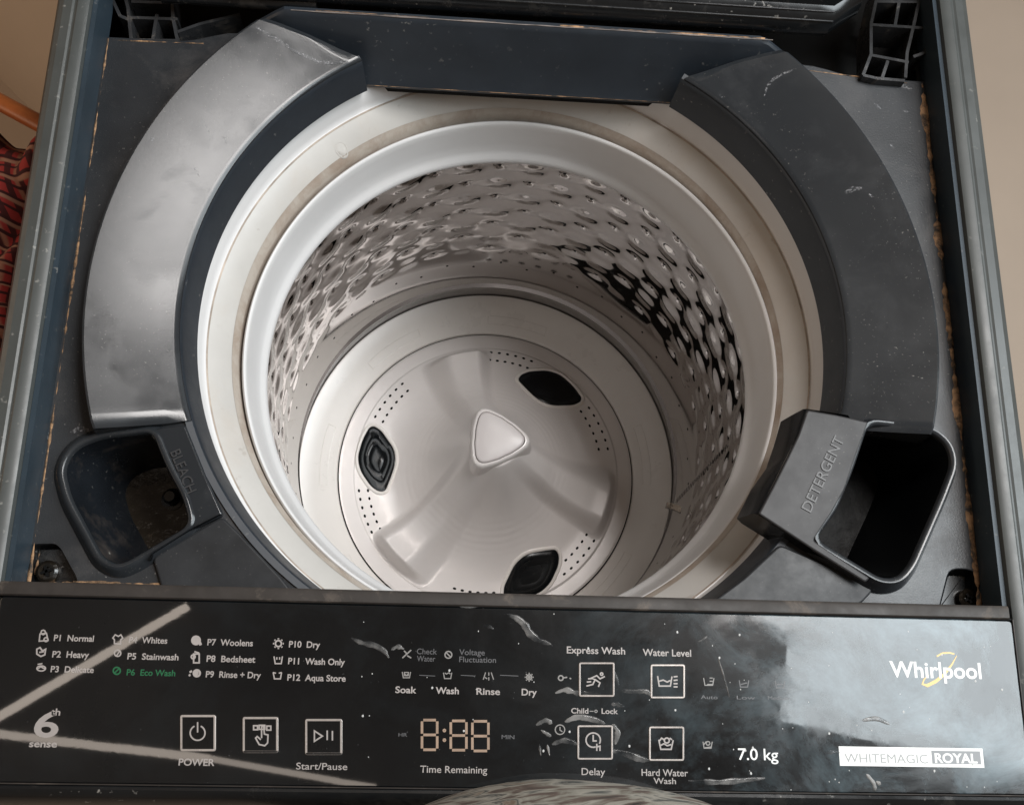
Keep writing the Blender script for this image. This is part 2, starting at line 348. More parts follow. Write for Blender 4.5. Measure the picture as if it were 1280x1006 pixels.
# ---- raised arms
def arm(a0, a1, end_pts=None):
    sec = [(0.2462, -0.001), (0.2452, 0.008), (0.2444, 0.0155), (0.2438, 0.0178), (0.2426, 0.0182), (0.236, 0.0160), (0.222, 0.0112), (0.207, 0.0060), (0.1985, 0.0031), (0.1966, 0.0025), (0.1955, 0.0016), (0.1950, 0.000), (0.1950, -0.004)]
    sec = sec + [(0.2, -0.0046), (0.245, -0.0046)]
    return sec
def arm_piece(a_out0, a_in0, a_out1, a_in1, n=70):
    sec = arm(0, 0); R = []
    for i in range(n + 1):
        t = i / n; ring = []
        for r, z in sec:
            k = (r - 0.1955) / (0.243 - 0.1955); b0 = a_in0 + (a_out0 - a_in0)*k; b1 = a_in1 + (a_out1 - a_in1)*k
            a = radians(b0 + (b1 - b0)*t); e = 0.0
            dz = -0.0022 * max(0, 1 - min(t, 1 - t) / 0.015) if z > 0.004 else 0
            ring.append((r*cos(a), r*sin(a), z + dz))
        R.append(ring)
    return rings('raised_arm', R, M['arm'], wm, True, True, True, 28)
arm_piece(131.5, 121.5, 199.3, 201.0)
arm_piece(48.5, 58.5, -15.9, -18.0)
# inner wall under the arms, round the opening
for a0, a1 in ((121.5, 244), (-64, 59)):
    sec = [(0.1954, 0.0008), (0.1949, 0.0002), (0.1942, -0.003), (0.1932, -0.010), (0.1916, -0.022), (0.1910, -0.0262), (0.1918, -0.0275), (0.1935, -0.0275), (0.199, -0.0048), (0.199, 0.0016)]
    lathe('opening_wall', sec, M['wall_in'], wm, a0, a1, 90, 0, 0, True)
# lower arm pieces in front of the dispensers
lo = [axy(u, v, 0.003) for u, v in [(190, 697), (277, 645), (300, 667), (352, 722), (372, 748), (205, 748), (196, 715)]]
plate('lower_arm', fillet(lo, 0.003, 3), [], -0.004, 0.003, 0.0012, M['lower'], wm)
lo = [axy(u, v, 0.003) for u, v in [(975, 680), (1084, 727), (1092, 738), (1075, 756), (884, 756), (930, 722)]]
plate('lower_arm', fillet(lo, 0.003, 3), [], -0.004, 0.003, 0.0012, M['lower'], wm)

# ---- back bridge: sloping face between the arms
prof = [(0.1674, -0.0290), (0.1672, -0.0262), (0.1684, -0.0245), (0.1760, -0.0045), (0.1834, 0.0165), (0.1846, 0.0192), (0.1862, 0.0203), (0.1885, 0.0200), (0.190, 0.0180), (0.190, -0.029)]
R = []
for i in range(61):
    x = -0.172 + 0.342*i/60; e = max(0, abs(x - 0.000) - 0.150)
    R.append([(x, y - e*0.10, max(z - e*0.75, -0.03)) for y, z in prof])
rings('back_bridge', R, M['deck'] if False else M['wall_in'], wm, True, True, True)
# worn pale lip along the top of the bridge
V, F = [], []; pts = []
for i in range(90):
    x = -0.145 + 0.30*i/89; pts.append((x, 0.18585 + 0.0002*noise.noise((x*60, 0, 0)), 0.0203))
tube('lip_wear', pts, [0.0003 + 0.0006*max(0, noise.noise((p[0]*45, 3, 0))) for p in pts], mat('worn_lip', (0.20, 0.17, 0.155), 0.7, var=0.5, vscale=90), wm, 6)

# ---- tub cover ring, balance ring
lathe('tub_rim', [(0.199, -0.0300), (0.1962, -0.0305), (0.1948, -0.0320), (0.1925, -0.0425), (0.1917, -0.0455), (0.1907, -0.0466), (0.1897, -0.0467)], M['white'], wm, n=180)
lathe('tub_cover', [(0.1898, -0.0471), (0.1887, -0.0477), (0.1770, -0.0585), (0.1742, -0.0635), (0.1725, -0.080), (0.1725, -0.12), (0.182, -0.12), (0.19, -0.05)], M['tub'], wm, n=180, angle=60)
lathe('grime_line', [(0.1766, -0.0588), (0.1752, -0.0614), (0.1738, -0.0640), (0.1720, -0.0800)], mat('brown_grime', (0.42, 0.37, 0.32), 0.6, dirt=True, dirt_col=(0.20, 0.12, 0.07), dscale=38, dlo=0.42, dhi=0.7, damt=0.6), wm, n=180, angle=60)
lathe('grime_line', [(0.1900, -0.04655), (0.1896, -0.04665), (0.1891, -0.04735)], mat('brown_seam', (0.36, 0.30, 0.25), 0.7, var=0.5, vscale=40), wm, n=180, angle=60)
pg = axy(426, 181, -0.0495)
def tub_z(x, y):
    r = hypot(x, y); return -0.0477 - (0.1887 - r)*(0.0108/0.0117)
R = []
for rr, dz in ((0.0044, -0.0006), (0.0042, 0.0002), (0.0037, 0.0003), (0.0035, -0.0003), (0.0032, -0.0003), (0.0030, 0.0002), (0.0010, 0.0002)):
    R.append([(pg[0] + rr*cos(2*pi*k/24), pg[1] + rr*sin(2*pi*k/24), tub_z(pg[0] + rr*cos(2*pi*k/24), pg[1] + rr*sin(2*pi*k/24)) + dz) for k in range(24)])
rings('moulding_mark', R, M['tub'], wm, True, False, True, 60)
lathe('balance_ring', [(0.1722, -0.105), (0.1731, -0.070), (0.1731, -0.0660), (0.1726, -0.0640), (0.1716, -0.0632), (0.1706, -0.0638), (0.1700, -0.0655), (0.1695, -0.0700), (0.1680, -0.0850), (0.1668, -0.0930),
      (0.1655, -0.0965), (0.1638, -0.0990), (0.1627, -0.1015), (0.1626, -0.1040), (0.1634, -0.1060), (0.1650, -0.1066), (0.1715, -0.1060)], M['white'], wm, n=200, cx=BX, cy=BY, closed=True, angle=60)

# ---- steel drum with dimples
NC = 22; PITCH = 360 / NC; ROWS = [-0.124 - 0.0236*j for j in range(7)]
def drum():
    NU, NZ = NC*30, 190; RD = 0.1705; z0, z1 = -0.104, -0.345; V = []; F = []
    for iz in range(NZ + 1):
        z = z0 + (z1 - z0)*iz/NZ
        for iu in range(NU):
            a = 360*iu/NU; d = 0.0
            for j, zr in enumerate(ROWS):
                dz = z - zr
                if abs(dz) > 0.024: continue
                off = (0.5 if j % 2 else 0.0)
                da = ((a/PITCH - off + 0.5) % 1 - 0.5) * PITCH * pi/180 * RD
                am = (0.0019, 0.0019, 0.0019, 0.0018, 0.0015, 0.0010, 0.0005)[j]
                q = (da/0.0106)**2 + (dz/0.0066)**2
                d += am * exp(-q**1.02)
                da2 = ((a/PITCH - off) % 1 - 0.5) * PITCH * pi/180 * RD
                q2 = (da2/0.0026)**2 + (dz/0.0026)**2
                d -= 0.0011 * exp(-q2)
                q3 = (da2/0.0115)**2 + (dz/0.0050)**2
                d -= 0.0007 * exp(-q3)
            r = RD - d; A = radians(a + 3.0)
            V.append((BX + r*cos(A), BY + r*sin(A), z))
    for iz in range(NZ):
        for iu in range(NU):
            k = (iu + 1) % NU; F.append((iz*NU + iu, iz*NU + k, (iz+1)*NU + k, (iz+1)*NU + iu))
    return pymesh('steel_drum', V, F, M['steel'], wm, True, 80)
dr = drum()
# drain holes with pressed rims: a few pixels each, one joined piece
def disc_rows():
    V, F, V2, F2 = [], [], [], []
    L = []
    for j, zr in enumerate(ROWS):
        for i in range(NC): L.append((PITCH*(i + (0.5 if j % 2 else 0.0) + 0.5) + 3, zr, 0.00135, 0.1730))
    for i in range(NC): L.append((PITCH*(i + 0.25) + 3, -0.296, 0.0011, 0.1715)); L.append((PITCH*(i + 0.75) + 3, -0.305, 0.0011, 0.1715))
    for a, z, r, R0 in L:
        A = radians(a); ux, uy = -sin(A), cos(A)
        for (VV, FF, ra, dr_) in ((V, F, r, 0.0012), (V2, F2, r*1.45, 0.0003)):
            b = len(VV); n = 10
            if VV is V:
                for k in range(n):
                    t = 2*pi*k/n; s = ra*cos(t); h = ra*sin(t)
                    VV.append((BX + (R0 - dr_)*cos(A) + ux*s, BY + (R0 - dr_)*sin(A) + uy*s, z + h))
                FF.append(tuple(b + k for k in range(n)))
            else:
                for rr, dd in ((ra, 0.0004), (ra*0.86, 0.0014), (r, 0.0011)):
                    for k in range(n):
                        t = 2*pi*k/n; s = rr*cos(t); h = rr*sin(t)
                        VV.append((BX + (R0 - dd)*cos(A) + ux*s, BY + (R0 - dd)*sin(A) + uy*s, z + h))
                for q in range(2):
                    for k in range(n): FF.append((b + q*n + k, b + q*n + (k+1) % n, b + (q+1)*n + (k+1) % n, b + (q+1)*n + k))
    tag(pymesh('drain_hole', V, F, M['hole'], dr, False), kind='stuff')
disc_rows()
# lower band and drum floor
lathe('drum_band', [(0.1705, -0.3446), (0.1716, -0.3452), (0.1722, -0.3490), (0.1700, -0.3535), (0.1704, -0.3570), (0.1735, -0.3680), (0.1750, -0.3800), (0.1750, -0.3880)], M['band'], wm, n=180, cx=BX, cy=BY)
lathe('drum_floor', [(0.1752, -0.3860), (0.1742, -0.3842), (0.1720, -0.3845), (0.160, -0.3905), (0.147, -0.3975), (0.1425, -0.3995), (0.1412, -0.4003), (0.1405, -0.4018), (0.1405, -0.4100)], M['base'], wm, n=180, cx=BX, cy=BY)
# black strip painted in as the shade in the gap round the pulsator
lathe('pulsator_gap_shade', [(0.1407, -0.4040), (0.136, -0.4040)], M['hole'], wm, n=90, cx=BX, cy=BY)
# faint moulded arcs on the drum floor
for a in (80, 128, 176, 224, 8, 320, 272):
    pts = []
    def fz(r): return -0.3845 + (0.172 - r)*(-0.0060/0.012) + 0.0003 if r > 0.16 else -0.3905 - (0.16 - r)*(0.007/0.013) + 0.0003
    for r_, rev in ((0.1560, 0), (0.1490, 1)):
        seg = [(r_, a - 11 + 22*i/12) for i in range(13)]
        if rev: seg = seg[::-1]
        pts += [(BX + r*cos(radians(t)), BY + r*sin(radians(t)), fz(r) - 0.00022) for r, t in seg]
    tube('moulded_arc', pts, 0.00032, M['base'], wm, 5, closed=True)
# weld clip at the drum's foot
p = at(846, 634, -0.345)
V, F = [], []; aa = atan2(p.y - BY, p.x - BX); 
for k in range(2):
    rr = 0.1665; c = Vector((BX + rr*cos(aa), BY + rr*sin(aa)));
bar(V, F, (BX + 0.164*cos(aa), BY + 0.164*sin(aa)), (BX + 0.1715*cos(aa), BY + 0.1715*sin(aa)), 0.005, -0.349, -0.345)
pymesh('seam_clip', V, F, M['band'], wm, False)
# seam: row of tiny stitches running up the wall
V, F = [], []
for i in range(26):
    t = i/25; A = aa + 0.02 + 0.055*t; z = -0.335 + 0.16*t; rr = 0.1699
    c = Vector((BX + rr*cos(A), BY + rr*sin(A)))
    ux, uy = -sin(A), cos(A); b = len(V)
    for s, h in ((-0.0016, -0.0013), (0.0016, -0.0013), (0.0016, 0.0013), (-0.0016, 0.0013)): V.append((c.x + ux*s, c.y + uy*s, z + h))
    F.append((b, b+1, b+2, b+3))
tag(pymesh('seam_stitching', V, F, M['hole'], wm, False), kind='stuff')

# ---- pulsator
PZ0 = -0.4015; PR = 0.1392; VA = (108, -11, -131); HC = Vector((0.0025, 0.0012))
def smooth(t): t = max(0, min(1, t)); return t*t*(3 - 2*t)
def puls_h(r, a):
    h = 0.0
    # hub: bell shape
    if r < 0.125: h += 0.096*exp(-((max(0, r - 0.021))/0.0290)**1.25)
    h += 0.026*(1 - smooth(r/0.105))
    # three swirling vanes: steep on one flank, soft on the other
    for va in VA:
        rr = max(0.012, r)
        da = ((a - (va - 4 - 7*(1 - r/0.125)*-1) + 180) % 360) - 180
        d = radians(da)*rr
        edge = 0.004 + 0.020*min(1, r/0.12)
        if d < 0: s = 1 - smooth((-d - edge*0.70)/0.015)
        else: s = 1 - smooth((d - edge*0.35)/(0.011 + 0.022*min(1, r/0.12)))
        rad = smooth((r - 0.014)/0.04) * (1 - smooth((r - 0.1145)/0.0095))
        h += 0.0225*s*rad
    # turned ripples
    rp = exp(-((r - 0.062)/0.014)**2)*0.00016*sin(r*2*pi/0.0052)
    h += rp
    h -= 0.0003*smooth((r - 0.1375)/0.0017)
    return h
def pulsator():
    NR, NA = 150, 300; V = []; F = []
    for i in range(NR + 1):
        r = 0.012 + (PR - 0.012)*i/NR
        for j in range(NA):
            a = 360*j/NA
            V.append((BX + r*cos(radians(a)), BY + r*sin(radians(a)), PZ0 + puls_h(r, a)))
    b = len(V)
    for j in range(NA): x, y, z = V[NR*NA + j]; V.append((x, y, z - 0.006))
    for i in range(NR + 1):
        for j in range(NA):
            k = (j + 1) % NA; F.append((i*NA + j, i*NA + k, (i+1)*NA + k, (i+1)*NA + j))
    F.append(tuple(range(NA)))
    return pymesh('pulsator', V, F, M['puls'], wm, True, 50)
pu = pulsator()
def tri(r, rot, rd=0.6, seg=8):
    # rounded Reuleaux-like triangle
    out = []
    for i in range(48):
        a = 2*pi*i/48; c = cos(3*a); rr = r*(0.80 + 0.135*c + 0.030*cos(6*a) + 0.012*cos(9*a))
        out.append((rr*cos(a + radians(rot)), rr*sin(a + radians(rot))))
    return out
ROT = 117; CZ = PZ0 + 0.126
c0 = (BX + 0.0008, BY + 0.0015)
R = []
for r, z in ((0.0335, CZ - 0.026), (0.0315, CZ - 0.012), (0.0300, CZ - 0.004), (0.0290, CZ - 0.0012), (0.0275, CZ), (0.0258, CZ + 0.0002), (0.0253, CZ - 0.0006), (0.0252, CZ - 0.003)):
    R.append([(c0[0] + x, c0[1] + y, z) for x, y in tri(r, ROT, 0.52 + 0.1*(r > 0.03), 8)])
rings('hub_collar', R, M['puls'], pu, True, False, False, 60)
R = []
for r, z in ((0.0247, CZ - 0.004), (0.0247, CZ + 0.0004), (0.0241, CZ + 0.0010), (0.0225, CZ + 0.0014), (0.012, CZ + 0.0020), (0.002, CZ + 0.0021)):
    R.append([(c0[0] + x, c0[1] + y, z) for x, y in tri(r, ROT, 0.52, 8)])
rings('hub_cap', R, M['cap'], pu, True, True, True, 60)
R = [[(c0[0] + x, c0[1] + y, CZ - 0.0028) for x, y in tri(0.0256, ROT, 0.52, 8)]]
rings('hub_cap_gap', R, M['hole'], pu, True, True, False, 60)
# three black inserts
IP = [(0.097, 73.6), (0.1035, 72.8), (0.1101, 69.4), (0.1196, 61.6), (0.1234, 55.4), (0.1225, 47.0), (0.1205, 40.7), (0.1171, 39.2), (0.1085, 39.9), (0.0902, 48.1), (0.0858, 56.6), (0.0896, 65.3)]
for k in range(3):
    rot = (0, 119.5, -120.5)[k]
    P = [(BX + r*cos(radians(a + rot)), BY + r*sin(radians(a + rot))) for r, a in IP]; P = fillet(P, 0.006, 4)
    def hz(x, y): r = hypot(x - BX, y - BY); return PZ0 + puls_h(r, math.degrees(atan2(y - BY, x - BX)))
    def lift(Q, dz, f=1.0): 
        zs = [hz(x, y) for x, y in Q]; zm = sum(zs)/len(zs)
        return [(x, y, zm + (z - zm)*f + dz) for (x, y), z in zip(Q, zs)]
    ins = rings('insert_rim', [lift(offset(P, 0.0034), -0.002), lift(offset(P, 0.0028), 0.0008), lift(offset(P, 0.0014), 0.0016), lift(P, 0.0012), lift(offset(P, -0.0008), -0.001)], M['base'], pu, True, False, False, 60)
    zc = [offset(P, -0.0004), offset(P, -0.002)]
    cx = sum(p[0] for p in P)/len(P); cy = sum(p[1] for p in P)/len(P)
    def sc(f): return [(cx + (x - cx)*f, cy + (y - cy)*f) for x, y in P]
    gr = 0.0005 if k == 1 else 0.00005
    rings('filter_insert', [lift(sc(0.985), 0.0002), lift(sc(0.93), 0.0010), lift(sc(0.70), 0.0018), lift(sc(0.685), 0.0018 - gr), lift(sc(0.67), 0.0018), lift(sc(0.42), 0.0021), lift(sc(0.40), 0.0021 - gr), lift(sc(0.38), 0.0021), lift(sc(0.05), 0.0022)], M['insert'], pu, True, False, True, 60)
# drain holes on the pulsator
HV = []
for ra, rb, a0, a1 in ((0.1211, 0.1128, 89.3, 70), (0.1195, 0.1106, 34.7, 13.4), (0.1195, 0.1106, -31.2, -51.5), (0.1211, 0.1128, -150.5, -170), (0.1195, 0.1106, 154.5, 134.5), (0.1211, 0.1128, -86, -104.5)):
    for r_, ex in ((ra, 0), (rb, 0.6)):
        for i in range(6):
            a = a0 + (a1 - a0)*i/5; HV.append((r_, a + ex))
hm = None
for r_, a in HV:
    A = radians(a); z = PZ0 + puls_h(r_, a) + 0.00012
    if hm is None:
        Vh = [(0.00165*cos(t)*1.0, 0.0011*sin(t), 0) for t in [2*pi*k/12 for k in range(12)]]
        me = bpy.data.meshes.new('pulsator_hole'); me.from_pydata(Vh, [], [tuple(range(12))]); me.materials.append(M['hole']); hm = me
    o = bpy.data.objects.new('pulsator_hole', hm); C.objects.link(o); o.parent = pu
    o.location = Vector((BX + r_*cos(A), BY + r_*sin(A), z)) - world_of(pu); o.rotation_euler = (0, 0, A + pi/2)

# ---- bleach dispenser
def well(name, P, ztop, depth, shift, shrink, lipw, liph, m_lip, m_well, m_floor):
    n = len(P); cx = sum(p[0] for p in P)/n; cy = sum(p[1] for p in P)/n
    def ring(Q, z): return [(x, y, z) for x, y in Q]
    lip = rings(name, [ring(offset(P, lipw), ztop - liph), ring(offset(P, lipw*0.62), ztop - liph*0.35), ring(offset(P, lipw*0.35), ztop), ring(offset(P, 0.0008), ztop), ring(P, ztop - 0.0010), ring(offset(P, -0.0006), ztop - 0.004)], m_lip, wm, True, False, False, 60)
    R = []
    for t, s in ((0, 0), (0.3, 0.25), (0.8, 0.7), (0.94, 0.86), (1.0, 1.0)):
        Q = offset(P, -0.0005); f = 1 - (1 - shrink)*s; z = ztop - 0.003 - depth*t
        R.append([(cx + (x - cx)*f + shift[0]*t, cy + (y - cy)*f + shift[1]*t, z) for x, y in Q])
    rings('well', R, m_well, lip, True, False, False, 50)
    f = shrink; z = ztop - 0.003 - depth + 0.0004
    rings('well_floor', [[(cx + (x - cx)*f*1.01 + shift[0], cy + (y - cy)*f*1.01 + shift[1], z) for x, y in P]], m_floor, lip, True, True, False, 50, False)
    return lip
bd = well('bleach_dispenser', bl, 0.0055, 0.052, (0.013, 0.0), 0.86, 0.007, 0.0052, M['arm'], M['well'], M['grime'])
# bleach shelf with embossed word
bp = [axy(u, v, 0.0045) for u, v in [(183, 537), (231, 530), (256, 592), (279, 643), (240, 662), (231, 622), (213, 589), (200, 560)]]
bs = plate('bleach_shelf', fillet(bp, 0.002, 3), [], -0.0035, 0.0043, 0.0012, M['arm'], wm)
# step below the bleach shelf
rings('shelf_step', [[(*axy(u, v, 0.0045), z) for z in (0.003, 0.0062, 0.0075, 0.0062, 0.003)] for u, v in [(277, 643), (240, 662), (192, 692), (189, 700)]], M['arm'], wm, False, False, False, 60)
# funnel nub in the bleach well
nb = at(214, 622, -0.045)
lathe('valve_nub', [(0.0001, -0.040), (0.003, -0.040), (0.0042, -0.0415), (0.0046, -0.048), (0.0065, -0.0485), (0.0065, -0.052)], M['black'], bd, n=20, cx=nb.x, cy=nb.y)

# ---- detergent dispenser
dd = well('detergent_dispenser', dt, 0.0115, 0.075, (-0.006, 0.006), 0.88, 0.0072, 0.010, M['arm'], M['insert'], M['residue'])
zt = 0.0118
top_px = [(1009, 512), (1040, 519), (1084, 528), (1066, 587), (1046, 636), (1020, 674), (1060, 706), (1086, 722), (1020, 684), (948, 641), (972, 592), (996, 543)]
tp = [axy(u, v, zt) for u, v in [(1009, 512), (1045, 518), (1086, 527), (1072, 565), (1056, 612), (1040, 641), (1017, 675), (1088, 722), (1082, 728), (1015, 686), (948, 642), (966, 608), (984, 572), (998, 543)]]
ds = plate('drawer_top', fillet(tp, 0.0015, 3), [], 0.0085, zt, 0.0010, M['drawer'], dd)
# glossy black front and flank of the drawer
top = [(1088, 724), (1015, 687), (947, 643), (965, 607), (983, 571), (997, 543), (1009, 511), (1060, 519)]
bot = []
for i, (u, v) in enumerate(top):
    x, y = axy(u, v, zt - 0.001); bot.append((x, y))
A_ = [(x, y, zt - 0.0008) for x, y in bot]
def inward(i, d):
    x, y = bot[i]; r = hypot(x, y); return (x*(1 - d/r), y*(1 - d/r))
dep = [0.018, 0.026, 0.030, 0.027, 0.034, 0.034, 0.034, 0.02]; inn = [-0.001, 0.001, 0.0045, 0.0050, 0.0015, 0.0035, 0.0048, -0.01]
mid1 = [(*inward(i, inn[i]*0.25 + 0.0004), zt - 0.0035) for i in range(8)]
mid2 = [(*inward(i, inn[i]*0.7), zt - dep[i]*0.55) for i in range(8)]
low = [(*inward(i, inn[i]), zt - dep[i]) for i in range(8)]
low2 = [(*inward(i, inn[i] - 0.004), zt - dep[i] - 0.001) for i in range(8)]
def dense(Rr, k=6):
    out = []
    for i in range(len(Rr) - 1):
        a, b = Vector(Rr[i]), Vector(Rr[i+1])
        for t in range(k): 
            out.append(tuple(a.lerp(b, t/k)))
    out.append(Rr[-1]); return out
rings('drawer_front', [dense(r) for r in (A_, mid1, mid2, low, low2)], M['insert'], dd, False, False, False, 40)

# ---- corner screw recesses
def recess(P, c, rad):
    P = fillet(P, 0.004, 3)
    o = rings('screw_recess', [[(x, y, 0.0001) for x, y in P], [(x, y, -0.006) for x, y in offset(P, -0.0005)], [(x, y, -0.0095) for x, y in offset(P, -0.0025)]], M['black'], wm, True, False, True, 50)
    lathe('screw_head', [(0.0001, -0.0060), (rad*0.35, -0.0062), (rad*0.4, -0.0050), (rad*0.7, -0.0046), (rad*0.95, -0.0055), (rad, -0.0075), (rad, -0.0095)], M['grime'], o, n=24, cx=c[0], cy=c[1])
    V, F = [], []
    for k in (0.4, 0.4 + pi/2): bar(V, F, (c[0] - rad*0.5*cos(k), c[1] - rad*0.5*sin(k)), (c[0] + rad*0.5*cos(k), c[1] + rad*0.5*sin(k)), 0.0014, -0.0052, -0.0043)
    pymesh('screw_slot', V, F, M['hole'], o, False)
recess(SL, axy(59, 714, -0.006), 0.0062); recess(SR, axy(1210, 748, -0.006), 0.0058)

# ---- dirt crusts in the seams
def crust(x0, y0, x1, y1, wd, z, seedv, dens=1.0, hgt=0.0012):
    V, F = [], []; n = int(hypot(x1-x0, y1-y0)/0.0012); t = Vector((x1-x0, y1-y0)).normalized(); nn = Vector((-t.y, t.x))
    for i in range(n + 1):
        p = Vector((x0, y0)).lerp(Vector((x1, y1)), i/n); s = noise.noise((i*0.055, seedv, 0)) + 0.5*noise.noise((i*0.3, seedv, 3))
        ww = max(0.0, (0.45 + s)*dens)*wd; 
        hs = [(-1, 0), (-0.5, 0.8), (0, 1), (0.5, 0.7), (1, 0)]
        for a, h in hs:
            V.append((p.x + nn.x*a*ww, p.y + nn.y*a*ww, z - 0.0002 + h*hgt*min(1, ww/wd*1.3)*(0.7 + 0.5*noise.noise((i*0.7, a*3, seedv)))))
    for i in range(n):
        for j in range(4): F.append((i*5 + j, i*5 + j + 1, (i+1)*5 + j + 1, (i+1)*5 + j))
    tag(pymesh('dirt_crust', V, F, M['crust'], wm, True, 80), kind='stuff')
crust(-0.2578, -0.165, -0.2578, 0.172, 0.0015, 0.0002, 1.3, 0.75); crust(0.2605, -0.165, 0.2602, 0.176, 0.0026, 0.0002, 9.1, 1.25)
crust(-0.235, -0.1600, -0.19, -0.1603, 0.0016, 0.0002, 4.2); crust(-0.255, -0.1615, -0.238, -0.161, 0.0022, -0.0085, 5.7, 1.3)
crust(-0.258, -0.156, -0.2575, -0.135, 0.0025, -0.0085, 6.7, 1.3)
crust(0.185, 0.1795, 0.25, 0.1745, 0.0008, 0.0002, 2.2, 0.6); crust(-0.255, 0.1712, -0.20, 0.1726, 0.0010, 0.0002, 3.2, 0.8)

crust(0.02, 0.1868, 0.150, 0.1868, 0.0009, 0.0204, 12.2, 0.9, 0.0006); crust(-0.13, 0.1868, -0.02, 0.1868, 0.0005, 0.0204, 15.2, 0.6, 0.0004); crust(-0.10, 0.1670, 0.10, 0.1670, 0.0006, -0.0262, 18.2, 0.4, 0.0005)
# ---- hinges and lid
V, F = [], []; box(-0.2618, 0.2642, 0.172, 0.29, -0.040, -0.030, V, F)
pymesh('hinge_trough', V, F, M['hole'], wm, False)
lid = None
def mklid():
    P = [(0.1915, 0.022), (0.1925, 0.0300), (0.1960, 0.0345), (0.2010, 0.0370), (0.2060, 0.050), (0.222, 0.12), (0.36, 0.50), (0.385, 0.50), (0.252, 0.12), (0.236, 0.03), (0.234, 0.018), (0.1940, 0.016)]
    R = []
    for i in range(41):
        x = -0.200 + 0.410*i/40; e = max(0, abs(x - 0.005) - 0.185)*0.8
        R.append([(x, y + (e if z < 0.045 else 0), z) for y, z in P])
    return rings('lid', R, M['black'], wm, True, True, True)
lid = mklid()
rings('lid_panel', [[(x, y, z) for y, z in ((0.2075, 0.060), (0.2210, 0.1215), (0.358, 0.505), (0.383, 0.505), (0.251, 0.12), (0.232, 0.060))] for x in (-0.262, 0.262)], M['black'], lid, True, True, True)
# ridges running along the foot of the lid
for yy, zz in ((0.1935, 0.0318), (0.1975, 0.0357)):
    tube('lid_ridge', [(-0.18 + 0.37*i/60, yy, zz) for i in range(61)], 0.00055, M['hinge'], lid, 6)
tube('hinge_shaft', [(-0.225, 0.197, 0.012), (-0.13, 0.194, 0.016)], 0.0050, M['black'], lid, 14)
def px(L, z): return [axy(u, v, z) for u, v in L]
def ribs(name, lines, wd, z0, z1):
    V, F = [], []
    for L in lines:
        Q = px(L, z1)
        for i in range(len(Q) - 1): bar(V, F, Q[i], Q[i+1], wd, z0, z1 + 0.00003*random.random())
    return pymesh(name, V, F, M['hinge'], lid, False)
ribs('hinge_bracket', [[(1100, -20), (1089, 30), (1089, 68), (1079, 94)], [(1128, -20), (1119, 32)], [(1154, -20), (1142, 33), (1134, 66), (1132, 97)], [(1184, -25), (1178, 10), (1168, 36), (1156, 66), (1142, 71)],
                       [(1096, 2), (1182, 3)], [(1089, 31), (1168, 36)], [(1089, 69), (1136, 78)], [(1079, 94), (1096, 98), (1131, 101)], [(1110, 76), (1103, 97)]], 0.0020, -0.016, 0.006)
ribs('hinge_bracket', [[(152, -20), (160, 10), (164, 50)], [(196, 18), (191, 50)], [(214, -20), (216, 22), (222, 52)], [(136, -10), (150, 20), (164, 26)],
                       [(160, 22), (222, 24)], [(164, 2), (214, 4)], [(160, 50), (222, 51)], [(222, 40), (250, 30), (300, 18)]], 0.0020, -0.022, -0.002)

# ---- control panel
ZP = 0.026
V, F = [], []
tb = rings('front_trim', [[(x, y + (0.0004 if False else 0), z) for y, z in ((-0.1705, 0.010), (-0.1705, 0.0268), (-0.1698, 0.0276), (-0.1650, 0.0276), (-0.1636, 0.0268), (-0.1632, 0.0240), (-0.1632, -0.004))] for x in [-0.2616 + 0.5232*i/40 for i in range(41)]], M['trim'], wm, False, False, False)
rings('panel_underside', [[(x, y, z) for y, z in ((-0.1640, -0.004), (-0.2585, -0.004), (-0.2585, 0.020))] for x in (-0.2615, 0.2615)], M['hole'], wm, False, False, False)
GP = [(-0.2608, -0.2585), (0.2635, -0.2585), (0.2635, -0.1710), (-0.2608, -0.1710)]
panel = plate('control_panel', fillet(GP, 0.0025, 4), [], 0.018, ZP, 0.0006, M['glass'], wm)
sec = [(-0.2590, 0.0235), (-0.2596, 0.0252), (-0.2612, 0.0258), (-0.2630, 0.0250), (-0.2655, 0.0225), (-0.270, 0.013), (-0.2735, -0.004), (-0.2755, -0.03), (-0.277, -0.10), (-0.2785, -0.30), (-0.2785, -0.90)]
rings('front_cover', [[(x, y, z) for y, z in sec] for x in [-0.2612 + 0.5236*i/40 for i in range(41)]], M['black'], wm, False, False, False)
tube('panel_edge_line', [(-0.2600 + 0.523*i/50, -0.2589, 0.0262) for i in range(51)], 0.00035, M['trim'], panel, 6)
tube('panel_edge_line', [(0.2641, -0.2585 + 0.0880*i/10, 0.0258) for i in range(11)], 0.0005, M['trim'], panel, 6)
V, F = [], []; box(-0.2600, 0.2632, -0.17085, -0.1700, 0.020, 0.0262, V, F); pymesh('panel_edge_gap', V, F, M['hole'], panel, False)

